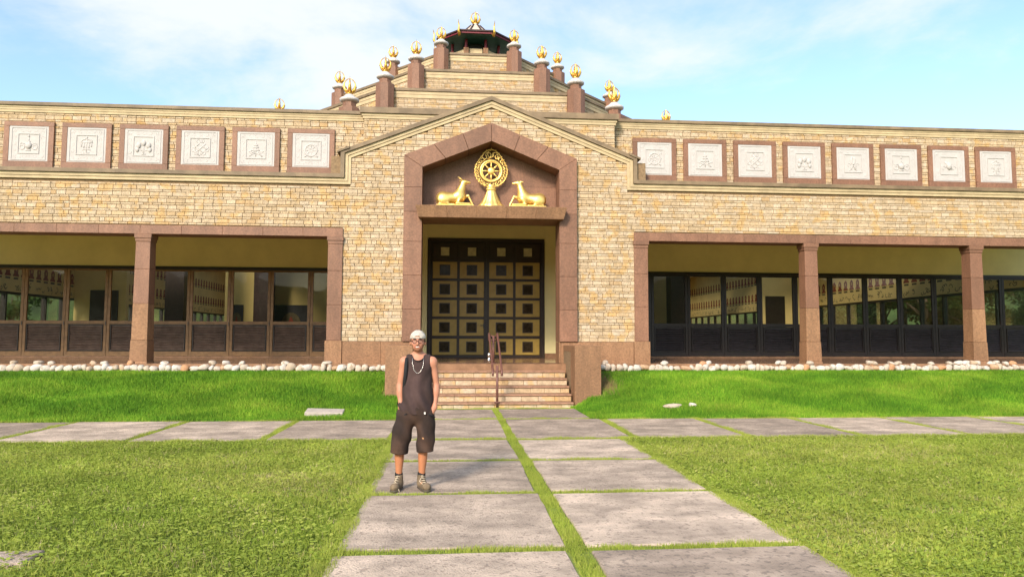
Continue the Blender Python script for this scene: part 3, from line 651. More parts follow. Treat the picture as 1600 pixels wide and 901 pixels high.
def roof():
    for k, (A, z0, z1) in enumerate(TIERS):
        w = part(oct_prism(A - 0.04, z0 - 0.1, z1 - 0.35), 'roof_tier', 'mortar')
        if k > 0:
            r = random.Random(20 + k); mb = MB(); c = oct_corners(A - 0.04)
            for p, q in (('fl', 'fr'), ('sl', 'fl'), ('fr', 'sr')):
                a, b = c[p], c[q]; L_ = math.hypot(b[0] - a[0], b[1] - a[1]); ex = ((b[0] - a[0]) / L_, (b[1] - a[1]) / L_); n = (ex[1], -ex[0])
                for bb in brick_rows(z0 + 0.0, z1 - 0.35, CH, lambda u, v: [(0.0, L_)], r): one_brick(mb, a, ex, n, *bb, r=r)
            sub(mb, 'brick_courses', 'brick', w)['kind'] = 'stuff'
        part(oct_prism(A + 0.015, z1 - 0.352, z1 - 0.22), 'moulding', 'moulding')
        part(oct_prism(A + 0.03, z1 - 0.218, z1 - 0.10), 'moulding', 'moulding')
        part(oct_prism(A + 0.075, z1 - 0.097, z1), 'coping', 'coping')
        if k < 3: part(oct_prism(A - 0.2, z1 + 0.001, z1 + 0.02), 'roof_terrace', 'roof_sheet')
roof()
def vajra_mesh():
    mb = MB()
    mb.lathe([(0.085, 0), (0.10, 0.02), (0.125, 0.05), (0.10, 0.075), (0.115, 0.095), (0.135, 0.12), (0.10, 0.15), (0.06, 0.17), (0.045, 0.2), (0.055, 0.23), (0.04, 0.27), (0.05, 0.31), (0.035, 0.36), (0.042, 0.41), (0.028, 0.48), (0.022, 0.55), (0.012, 0.62), (0.003, 0.69)], 10)
    for k in range(4):
        t = k * math.pi / 2
        prof = [(0.08, 0.08, 0.06), (0.135, 0.15, 0.066), (0.175, 0.23, 0.060), (0.195, 0.30, 0.044), (0.20, 0.37, 0.028), (0.185, 0.44, 0.022), (0.15, 0.51, 0.019), (0.09, 0.565, 0.016), (0.025, 0.60, 0.012)]
        mb.tube([(r * math.cos(t), r * math.sin(t), z) for r, z, _ in prof], [w for _, _, w in prof], 6)
        mb.tube([(0.19 * math.cos(t), 0.19 * math.sin(t), 0.285), (0.235 * math.cos(t), 0.235 * math.sin(t), 0.30), (0.245 * math.cos(t), 0.245 * math.sin(t), 0.25)], [0.03, 0.022, 0.006], 5)
        t += math.pi / 4
        mb.tube([(0.10 * math.cos(t), 0.10 * math.sin(t), 0.08), (0.15 * math.cos(t), 0.15 * math.sin(t), 0.14), (0.14 * math.cos(t), 0.14 * math.sin(t), 0.20)], [0.04, 0.035, 0.006], 5)
    return mb.mesh('finial', True)
VAJ = vajra_mesh()
def finial(x, y, z, sc, label):
    o = link('vajra_finial', VAJ, 'gold'); o.location = (x, y, z); o.scale = (sc, sc, sc); o.rotation_euler = (0, 0, 0.15)
    return tag(o, label, 'finial', 'gold vajra finials on the stepped roof')
def pillars():
    WORD = ['lowest', 'second', 'third', 'top']
    for k, (A, z0, z1) in enumerate(TIERS):
        c = oct_corners(A + 0.05)
        for key in ('fl', 'fr', 'sl', 'sr'):
            if k == 0 and key in ('sl', 'sr'): continue
            x, y = c[key]; r8 = 0.355
            rot = math.pi / 8
            p = part(MB().lathe([(r8 - 0.02, z0 - 0.05), (r8 - 0.02, z1 - 0.0)], 8, (x, y), rot), 'corner_pillar', 'granite')
            zs = [z0 - 0.02, z0 + 0.55, z1 + 0.09]
            for a, b in zip(zs[:-1], zs[1:]): sub(MB().lathe([(r8, a + 0.002), (r8, b - 0.012), (r8 - 0.012, b - 0.002)], 8, (x, y), rot), 'granite_block', 'granite', p)
            sub(MB().lathe([(0.225, z1 + 0.09), (0.225, z1 + 0.32)], 8, (x, y), rot), 'neck', 'granite', p)
            sub(MB().lathe([(0.225, z1 + 0.285), (0.28, z1 + 0.315), (0.325, z1 + 0.345), (0.325, z1 + 0.40), (0.28, z1 + 0.43), (0.22, z1 + 0.45), (0.16, z1 + 0.52), (0.12, z1 + 0.56)], 16, (x, y)), 'cap', 'cap_white', p, smooth=True)
            side = 'left' if key[1] == 'l' else 'right'
            lab = f"gold vajra finial on the {side} {'front' if key[0] == 'f' else 'rear'} pillar of the {WORD[k]} roof tier"
            if k == 1 and key[0] == 's': lab = f"small gold vajra finial peeking over the roof edge on the far {side}"
            finial(x, y, z1 + 0.555, 0.93 if key[0] == 'f' else 0.95, lab)
pillars()
def lantern():
    P = thing('roof_pavilion', 'small octagonal open pavilion with dark red eaves crowning the stepped roof', 'pavilion', (AX, YC, 14.13))
    def pp(mb, n, m, parent=None, **k):
        o = mb.build(n, m, parent or P, **k)
        if parent is None: o.matrix_parent_inverse = Matrix.Translation((-AX, -YC, -14.13))
        return o
    pp(oct_prism(1.5, 14.10, 14.45), 'base', 'dark_wood')
    c = oct_corners(1.13)
    for k in ORDER:
        x, y = c[k]; pp(MB().box(x - 0.12, x + 0.12, y - 0.12, y + 0.12, 14.4, 15.50), 'pier', 'granite_rough', bevel=0.01)
        pp(MB().lathe([(0.09, 15.5), (0.07, 15.55), (0.065, 16.1), (0.10, 16.2)], 8, (x, y)), 'post', 'red_paint')
    a = oct_corners(1.10)
    for p, q in (('fl', 'fr'), ('sl', 'fl'), ('fr', 'sr')):
        x0, y0 = a[p]; x1, y1 = a[q]; t = 0.16
        xa, ya, xb, yb = x0 + (x1 - x0) * t, y0 + (y1 - y0) * t, x1 + (x0 - x1) * t, y1 + (y0 - y1) * t
        pp(MB().add([(xa, ya, 14.4), (xb, yb, 14.4), (xb, yb + 0.06, 14.4), (xa, ya + 0.06, 14.4), (xa, ya, 15.5), (xb, yb, 15.5), (xb, yb + 0.06, 15.5), (xa, ya + 0.06, 15.5)],
                    [(0, 3, 2, 1), (4, 5, 6, 7), (0, 1, 5, 4), (1, 2, 6, 5), (2, 3, 7, 6), (3, 0, 4, 7)]), 'parapet', 'moulding')
    pp(oct_prism(0.62, 14.4, 16.25), 'inner_core', 'dark_metal')  # dark solid prism filling the middle of the pavilion
    # eaves: green soffit, red fascia, roof sheet
    pp(oct_prism(1.05, 16.16, 15.93, 1.80), 'soffit', 'green_paint')
    pp(oct_prism(1.84, 15.94, 16.03), 'fascia', 'red_paint')
    r = pp(oct_prism(1.90, 16.034, 16.10).add([(*oct_corners(1.86)[k], 16.10) for k in ORDER] + [(*oct_corners(0.98)[k], 16.26) for k in ORDER], [(i, (i + 1) % 8, (i + 1) % 8 + 8, i + 8) for i in range(8)]), 'roof', 'dark_wood')
    pp(oct_prism(0.98, 16.24, 17.08, 0.22), 'upper_roof', 'roof_pale', r)
    for k in ORDER:
        x, y = oct_corners(1.0)[k]; x2, y2 = oct_corners(0.22)[k]; pp(MB().tube([(x, y, 16.26), (x2, y2, 17.10)], 0.04, 6), 'ridge', 'dark_wood', r)
        x, y = oct_corners(1.92)[k]; d = Vector((x - AX, y - YC, 0)).normalized()
        pts = [(x - d.x * 0.1, y - d.y * 0.1, 15.95), (x + d.x * 0.03, y + d.y * 0.03, 15.80), (x + d.x * 0.12, y + d.y * 0.12, 15.98), (x + d.x * 0.08, y + d.y * 0.08, 16.2), (x + d.x * 0.16, y + d.y * 0.16, 16.48)]
        pp(MB().tube(pts, [0.05, 0.075, 0.06, 0.04, 0.008], 6), 'corner_ornament', 'gold', smooth=True)
    pp(MB().lathe([(0.24, 17.05), (0.26, 17.09), (0.16, 17.13), (0.12, 17.2)], 12, (AX, YC)), 'cap', 'cap_white', r)
    finial(AX, YC, 17.15, 1.08, 'topmost gold vajra finial on the pavilion roof')
lantern()

# --- veranda and hall behind
XL, XR, YB = AX - 19.3, AX + 19.3, 62.0
def veranda():
    part(MB().box(XL - 1, XR + 1, 18.05 + 0.12, YB + 0.4, 0.4, ZF), 'floor', 'floor')
    part(MB().box(XL - 0.8, AX - 2.0, F + 0.46, F + 0.88, 5.62, 5.75).box(AX + 2.0, XR + 0.8, F + 0.46, F + 0.88, 5.62, 5.75).box(XL - 0.8, XR + 0.8, F + 0.88, G + 0.1, 5.62, 5.75), 'veranda_ceiling', 'ceiling')
    # inner wall above the glazing with the tall door opening in the middle
    DX0, DX1 = -0.87, 3.05
    part(MB().box(XL, DX0, G, G + 0.3, 3.90, 5.62).box(DX1, XR, G, G + 0.3, 3.90, 5.62).box(DX0 + 0.002, DX1 - 0.002, G, G + 0.3, 4.95, 5.62)
         .box(-3.35, DX0, G + 0.001, G + 0.3, ZF, 3.898).box(DX1, 5.45, G + 0.001, G + 0.3, ZF, 3.898), 'inner_wall', 'plaster')
    for a_, b_ in ((DX1, 5.45), (-3.35, DX0)): part(MB().box(a_, b_, G - 0.03, G - 0.002, ZF + 0.002, ZF + 0.16), 'skirting', 'floor')
    # hall shell
    hc = MB()
    xs_ = [XL, XL + 1.6, XL + 8.2, AX - 9, AX - 5.5, AX + 5.5, AX + 9, XR - 8.2, XR - 1.6, XR]; ys_ = [G + 0.3, 25.6, 33.0, 35.5, 44.0, 47.0, 57.0, YB]
    holes = {(1, 1), (7, 1), (1, 3), (7, 3), (1, 5), (7, 5), (3, 1), (5, 1)}  # unseen ceiling openings, added to let daylight brighten the hall
    for i in range(9):
        for j in range(7):
            if (i, j) not in holes: hc.box(xs_[i], xs_[i + 1] - 0.001, ys_[j], ys_[j + 1] - 0.001, 6.9, 7.1)
    hc_ = part(hc, 'hall_ceiling', 'ceiling')
    for i, j in sorted(holes): sub(MB().box(xs_[i], xs_[i + 1], ys_[j], ys_[j + 1], 7.102, 7.112), 'added_skylight_pane', 'glass_clear', hc_)
    part(MB().box(XL, XR, YB, YB + 0.3, ZF, 6.9), 'hall_back_wall', 'plaster_inner')
    for s, X in ((-1, XL), (1, XR)):
        x0, x1 = sorted((X, X + s * 0.3))
        w = part(MB().box(x0, x1, G, YB, 3.50, 6.9).box(x0, x1, G, YB, 0.5, 1.02), 'hall_side_wall', 'plaster_inner')
        y = G
        while y < YB - 0.1:
            sub(MB().box(x0 + 0.05, x1 - 0.05, y, y + 0.09, 1.022, 3.498), 'window_mullion', 'frame_dark', w); y += 1.45
        sub(MB().box(x0 + 0.04, x1 - 0.04, G, YB, 3.40, 3.499), 'window_head', 'frame_dark', w)
        sub(MB().box(x0 + 0.12, x0 + 0.13, G + 0.01, YB, 1.03, 3.40), 'window_pane', 'glass_clear', w)
        # painted frieze: scroll band and rows of small niches (generic)
        xi = X - s * 0.006; fr = MB(); go = MB(); sc = MB(); y = G + 0.6; q = random.Random(3)
        while y < YB - 1:
            for zb in ((4.15,) if y < 38 else (4.15, 5.35)):
                w2 = 0.17
                pts = [(-0.20, 0), (0.20, 0), (0.20, 0.07), (0.13, 0.13), (0.14, 0.25), (0.15, 0.36), (0.09, 0.46), (0, 0.52), (-0.09, 0.46), (-0.15, 0.36), (-0.14, 0.25), (-0.13, 0.13), (-0.20, 0.07)]
                def fan(mb, pts, dx, k=1.0, dz=0.0):
                    V = [(xi - s * dx, y + p[0] * k, zb + dz + p[1] * k) for p in pts]; mb.add(V, [tuple(range(len(V)))])
                fan(fr, pts, 0.0); fan(go, [(-0.04, 0.24), (0.04, 0.24), (0.045, 0.33), (0, 0.40), (-0.045, 0.33)], 0.004)
                fan(sc, [(-0.16, -0.12), (0.16, -0.12), (0.16, -0.04), (-0.16, -0.04)], 0.002)
            for _ in range(3):
                yy, zz = y + q.uniform(-0.26, 0.26), 3.72 + q.uniform(-0.1, 0.12); r_ = q.uniform(0.05, 0.10); a0 = q.uniform(0, 6)
                arc = [(yy + r_ * math.cos(a0 + t * 0.7), zz + r_ * math.sin(a0 + t * 0.7)) for t in range(6)]
                for (ya, za), (yb, zb2) in zip(arc[:-1], arc[1:]):
                    nx, nz = -(zb2 - za), yb - ya; l = math.hypot(nx, nz) / 0.014; nx /= l; nz /= l
                    sc.add([(xi - s * 0.002, ya - nx, za - nz), (xi - s * 0.002, yb - nx, zb2 - nz), (xi - s * 0.002, yb + nx, zb2 + nz), (xi - s * 0.002, ya + nx, za + nz)], [(0, 1, 2, 3)])
            y += 0.55
        for mb, n_, m_ in ((fr, 'niche_frieze', 'figure_red'), (go, 'niche_figures', 'figure_gold'), (sc, 'scroll_frieze', 'scroll')): sub(mb, n_, m_, w)['kind'] = 'stuff'
    # cross walls inside
    cw = part(MB().box(XL + 0.01, -15.9, 36.0, 36.3, ZF, 6.9), 'cross_wall', 'plaster_inner')
    d = sub(MB().box(-17.55, -16.25, 35.93, 35.995, ZF, 3.9), 'inner_door', 'frame_dark', cw)
    cw2 = part(MB().box(16.9, XR - 0.01, 38.0, 38.3, ZF, 6.9), 'cross_wall', 'plaster_inner')
    sub(MB().box(17.2, 18.3, 37.93, 37.995, ZF, 4.0), 'inner_door', 'frame_dark', cw2)
    part(MB().box(-10.6, -5.9, 34.0, 34.3, ZF, 6.9), 'cross_wall', 'plaster_inner')
    part(MB().box(9.0, 11.4, 35.0, 35.3, ZF, 6.9), 'cross_wall', 'plaster_inner')
    for x, y in ((-11.6, 31.0), (-8.6, 33.2), (8.1, 31.0), (10.7, 33.4)): part(MB().box(x - 0.38, x + 0.38, y - 0.38, y + 0.38, ZF, 6.9), 'hall_column', 'dark_wood')
    part(MB().box(-5.6, 8.0, 33.0, 33.3, ZF, 6.9), 'shrine_wall', 'dark_wood')
veranda()
# framed pictures inside the hall (plain stand-ins)
for (x0, x1, lab) in ((-10.3, -9.75, 'narrow dark framed picture seen through the left glazing beside a column'), (-8.35, -6.75, 'wide dark framed picture with red figure seen through the left glazing')):
    t = thing('framed_picture', lab, 'picture', ((x0 + x1) / 2, 33.9, 1.9)); cx_ = (x0 + x1) / 2
    def q(mb, n, m): o = mb.build(n, m, t); o.matrix_parent_inverse = Matrix.Translation((-cx_, -33.9, -1.9))
    q(MB().box(x0, x1, 33.95, 33.99, 1.3, 3.15), 'backing', 'picture_dark')
    w = min(0.45, (x1 - x0) * 0.4)
    q(MB().lathe([(0.001, 0), (0.0012, 0.001)], 3, (0, 0)) if False else MB().prism([(cx_ + w * math.cos(a) , 2.25 + 0.55 * math.sin(a)) for a in np.linspace(0, 2 * math.pi, 18, endpoint=False)], 33.93, 33.949), 'halo', 'scroll')
    q(MB().prism([(cx_ - w * 0.6, 1.8), (cx_ + w * 0.6, 1.8), (cx_ + w * 0.35, 2.2), (cx_ + w * 0.15, 2.5), (cx_, 2.62), (cx_ - w * 0.15, 2.5), (cx_ - w * 0.35, 2.2)], 33.90, 33.928), 'figure', 'picture_red')

# --- folding glazed doors in each bay
def glazed_bay(xs, label, fm, lm):
    x0, x1 = xs[0], xs[-1]; xc = (x0 + x1) / 2
    t = thing('glazed_doors', label, 'glazed doors', (xc, G, ZF), group='folding glazed doors along the veranda')
    inv = Matrix.Translation((-xc, -G, -ZF))
    def p(mb, n, m, parent=None, **k):
        o = mb.build(n, m, parent or t, **k)
        if parent is None: o.matrix_parent_inverse = inv
        return o
    y0, y1 = G + 0.02, G + 0.08
    p(MB().box(x0, x1, G - 0.02, G + 0.12, 3.80, 3.897), 'head_rail', 'frame_dark'); p(MB().box(x0, x1, G - 0.03, G + 0.12, ZF + 0.002, ZF + 0.055), 'sill', 'floor')
    for a, b in zip(xs[:-1], xs[1:]):
        a += 0.006; b -= 0.006; s = 0.085
        lf = p(MB().box(a, a + s, y0, y1, 1.03, 3.795).box(b - s, b, y0, y1, 1.03, 3.795).box(a + s, b - s, y0 + 0.002, y1 - 0.002, 1.032, 1.17).box(a + s, b - s, y0 + 0.002, y1 - 0.002, 2.04, 2.14).box(a + s, b - s, y0 + 0.002, y1 - 0.002, 3.74, 3.793), 'door_leaf', fm)
        p(MB().box(a + s, b - s, G + 0.046, G + 0.054, 2.142, 3.738), 'pane', 'glass', lf)
        fr = MB()
        for c0, c1, d0, d1 in ((a + s + 0.025, a + s + 0.05, 1.19, 2.02), (b - s - 0.05, b - s - 0.025, 1.19, 2.02)): fr.box(c0, c1, y0 - 0.006, y1, d0, d1)
        fr.box(a + s + 0.05, b - s - 0.05, y0 - 0.006, y1, 1.19, 1.215).box(a + s + 0.05, b - s - 0.05, y0 - 0.006, y1, 1.995, 2.02)
        p(fr, 'louvre_frame', 'frame_dark', lf)
        lv = MB(); z = 1.222; c0, c1 = a + s + 0.052, b - s - 0.052
        while z < 1.985:
            lv.add([(c0, y0 - 0.004, z), (c1, y0 - 0.004, z), (c1, y1 - 0.02, z + 0.046), (c0, y1 - 0.02, z + 0.046), (c0, y0 + 0.012, z - 0.006), (c1, y0 + 0.012, z - 0.006)], [(0, 1, 2, 3), (4, 5, 1, 0)]); z += 0.0765
        lv.box(a + s + 0.001, b - s - 0.001, y1 - 0.011, y1 - 0.004, 1.172, 2.038)
        p(lv, 'louvre', lm, lf)['kind'] = 'stuff'
        p(MB().box(b - 0.03, b - 0.012, y0 - 0.018, y0 - 0.002, 2.0, 2.12), 'handle', 'dark_metal', lf)
P_ = 1.268
mk = lambda s, n: [s + P_ * i for i in range(n + 1)]
glazed_bay(mk(-14.80, 4)[0:5], 'brown framed folding glazed louvre doors at the far left of the veranda', 'frame_brown', 'louvre_brown')
glazed_bay(mk(-14.80 + 4 * P_, 5), 'brown framed folding glazed louvre doors just left of the entrance wall', 'frame_brown', 'louvre_brown')
glazed_bay(mk(5.43, 5), 'black framed folding glazed louvre doors just right of the entrance wall', 'frame_dark', 'louvre_dark')
glazed_bay(mk(5.43 + 5 * P_, 4), 'black framed folding glazed louvre doors between the two right columns', 'frame_dark', 'louvre_dark')
glazed_bay(mk(5.43 + 9 * P_, 3), 'black framed folding glazed louvre doors right of the far right column', 'frame_dark', 'louvre_dark')
part(MB().box(-18.2, -14.82, G, G + 0.3, ZF, 3.898), 'inner_wall', 'plaster')

# --- entrance door
def entrance():
    x0, x1, xm = -0.84, 3.03, 1.095
    t = thing('entrance_door', 'tall dark double door with gold square panels and tiny windows behind the stairs', 'door', (xm, G, ZF)); inv = Matrix.Translation((-xm, -G, -ZF))
    def p(mb, n, m, parent=None, **k):
        o = mb.build(n, m, parent or t, **k)
        if parent is None: o.matrix_parent_inverse = inv
        return o
    p(MB().box(x0, x0 + 0.07, G - 0.03, G + 0.2, ZF, 4.948).box(x1 - 0.07, x1, G - 0.03, G + 0.2, ZF, 4.948).box(x0 + 0.07, x1 - 0.07, G - 0.028, G + 0.2, 4.84, 4.946), 'door_frame', 'door_dark')
    cols = [[(-0.694, 0.114), (0.203, 1.006)], [(1.185, 1.983), (2.073, 2.877)]]
    rows = [(4.214, 4.78), (3.603, 4.153), (2.966, 3.514), (2.335, 2.881), (1.702, 2.246), (1.07, 1.603)]
    for l in range(2):
        a, b = (x0 + 0.072, xm - 0.004) if l == 0 else (xm + 0.004, x1 - 0.072)
        lf = p(MB().box(a, b, G + 0.06, G + 0.12, ZF + 0.01, 4.838), 'door_leaf', 'door_dark')
        for c0, c1 in cols[l]:
            for i, (z0, z1) in enumerate(rows):
                p(MB().box(c0, c1, G + 0.028, G + 0.062, z0, z1), 'panel', 'door_panel' if i else 'door_dark', lf, bevel=0.01)  # top row gets the dark colour to stand for shade under the head
                cm, zm = (c0 + c1) / 2, (z0 + z1) / 2; h = 0.175
                fb = MB()
                for q in ((cm - h, cm - h + 0.035, zm - h, zm + h), (cm + h - 0.035, cm + h, zm - h, zm + h), (cm - h + 0.035, cm + h - 0.035, zm - h, zm - h + 0.035), (cm - h + 0.035, cm + h - 0.035, zm + h - 0.035, zm + h)): fb.box(q[0], q[1], G + 0.008, G + 0.03, q[2], q[3])
                p(fb, 'window_frame', 'door_dark', lf)
                p(MB().box(cm - h + 0.034, cm + h - 0.034, G + 0.018, G + 0.026, zm - h + 0.034, zm + h - 0.034), 'pane', 'pane_lit_room' if i == 0 else 'pane_dark', lf)
        for z in (4.183, 3.558, 2.923, 2.29, 1.652): p(MB().box(a, b, G + 0.042, G + 0.061, z - 0.022, z + 0.022), 'rail', 'door_dark', lf)
    p(MB().box(xm - 0.10, xm - 0.06, G - 0.01, G + 0.05, 1.95, 2.10).box(xm - 0.20, xm - 0.10, G - 0.02, G + 0.0, 2.03, 2.055), 'handle', 'dark_metal')
mat('pane_dark', (0.05, 0.035, 0.02), 0.12, var=0.5, scale=9, spec=0.12)
entrance()
for i, x in enumerate((1.005, 1.125)):
    o = MB().lathe([(0.04, 0), (0.04, 0.10), (0.026, 0.11), (0.026, 0.15), (0.04, 0.16), (0.04, 0.24), (0.02, 0.26)], 14).build('floor_bolt', 'chrome', smooth=True); o.location = (x - 0.05, 19.0, ZF + 0.001)
    tag(o, ('left' if i == 0 else 'right') + ' one of two small chrome posts on the landing before the door', 'post', 'chrome posts before the door')

# --- stairs with granite cheeks
def stairs():
    t = thing('staircase', 'five brick and granite steps between granite cheek blocks', 'stairs', (AX, 16.6, 0)); inv = Matrix.Translation((-AX, -16.6, 0))
    def p(mb, n, m, parent=None, **k):
        o = mb.build(n, m, parent or t, **k)
        if parent is None: o.matrix_parent_inverse = inv
        return o
    r = random.Random(4); hw = 1.86
    z = [0.12, 0.29, 0.46, 0.63, 0.80, 0.97]; y = [16.6 + 0.32 * i for i in range(6)]
    for i in range(6):
        zb = -0.05 if i == 0 else z[i - 1]
        y2 = y[i + 1] + 0.05 if i < 5 else 18.6
        st = p(MB().box(AX - hw, AX + hw, y[i] + 0.035, y2 + 0.3 if i < 5 else 18.64, zb - 0.04, z[i] - 0.042), 'step', 'mortar')
        s = -hw
        while s < hw - 0.01:
            l = r.uniform(0.22, 0.42); e = min(hw, s + l)
            if hw - e < 0.12: e = hw
            mb = MB(); one_brick(mb, (AX, y[i] + 0.035), (1, 0), (0, -1), zb + 0.001, z[i] - 0.044, s, e, dep=0.014, r=r); p(mb, 'brick', 'brick', st); s = e
        n = 3 + (i % 2); w = 2 * hw / n
        for k in range(n): p(MB().box(AX - hw + k * w + 0.002, AX - hw + (k + 1) * w - 0.002, y[i] - 0.01, y2, z[i] - 0.04, z[i]), 'tread_slab', 'tread', st, bevel=0.006)
    for s in (-1, 1):
        x0, x1 = sorted((AX + s * 1.90, AX + s * 2.53))
        ch = p(MB().box(x0 + 0.02, x1 - 0.02, 16.72, 18.55, -0.1, 1.40), 'cheek', 'mortar')
        p(MB().box(x0, x1, 16.68, 17.28, -0.1, 1.445), 'granite_block', 'granite_rough', ch, bevel=0.006)
        xo0, xo1 = (x0, x1 - 0.1) if s < 0 else (x0 + 0.1, x1)
        p(MB().box(xo0, xo1, 17.284, 17.9, -0.1, 1.443), 'granite_block', 'granite_rough', ch, bevel=0.006); p(MB().box(xo0, xo1, 17.904, 18.56, -0.1, 1.444), 'granite_block', 'granite_rough', ch, bevel=0.006)
        xi = x0 + 0.09 if s > 0 else x1 - 0.09; L_ = 18.53 - 17.30
        o, ex, n = ((xi, 18.53), (0, -1), (-1, 0)) if s > 0 else ((xi, 17.30), (0, 1), (1, 0))
        for b in brick_rows(0.1, 1.42, CH, lambda a, c: [(0, L_)], r=r):
            mb = MB(); one_brick(mb, o, ex, n, *b, r=r); p(mb, 'brick', 'brick', ch)
        p(MB().box(*( (x0 + 0.012, x1 - 0.012)), 17.29, 18.55, 1.3, 1.441), 'cap', 'granite_rough', ch)
    p(MB().box(AX - 1.80, AX + 1.80, 18.64, 18.7, 0.5, ZF + 0.003), 'threshold', 'tread')
stairs()
def handrail():
    t = thing('handrail', 'brown metal double handrail standing in the middle of the stairs', 'handrail', (1.03, 16.6, 0)); inv = Matrix.Translation((-1.03, -16.6, 0))
    def p(mb, n, m='rail', **k):
        o = mb.build(n, m, t, smooth=True, **k); o.matrix_parent_inverse = inv; return o
    for x in (0.925, 1.135):
        p(MB().tube([(x, 18.42, 1.55), (x, 18.42, 1.72), (x, 18.36, 1.735), (x, 18.25, 1.715), (x, 17.4, 1.28), (x, 16.72, 0.93), (x, 16.60, 0.87), (x, 16.55, 0.82), (x, 16.55, 0.74)], 0.026, 10), 'rail')
    p(MB().tube([(1.03, 16.60, -0.03), (1.03, 16.60, 0.98)], 0.03, 10), 'post'); p(MB().lathe([(0.075, 0.118), (0.075, 0.135), (0.04, 0.15)], 12, (1.03, 16.62)), 'foot')
    p(MB().tube([(1.03, 18.25, 0.96), (1.03, 18.25, 1.68)], 0.03, 10), 'post'); p(MB().lathe([(0.075, 0.97), (0.075, 0.985), (0.04, 1.0)], 12, (1.03, 18.25)), 'foot')
    p(MB().tube([(0.925, 16.62, 0.86), (1.03, 16.60, 0.84), (1.135, 16.62, 0.86)], 0.016, 8), 'bracket'); p(MB().tube([(0.925, 18.25, 1.69), (1.03, 18.25, 1.66), (1.135, 18.25, 1.69)], 0.016, 8), 'bracket')
    p(MB().tube([(0.925, 18.42, 1.56), (1.135, 18.42, 1.56)], 0.02, 8), 'end_bar')
handrail()

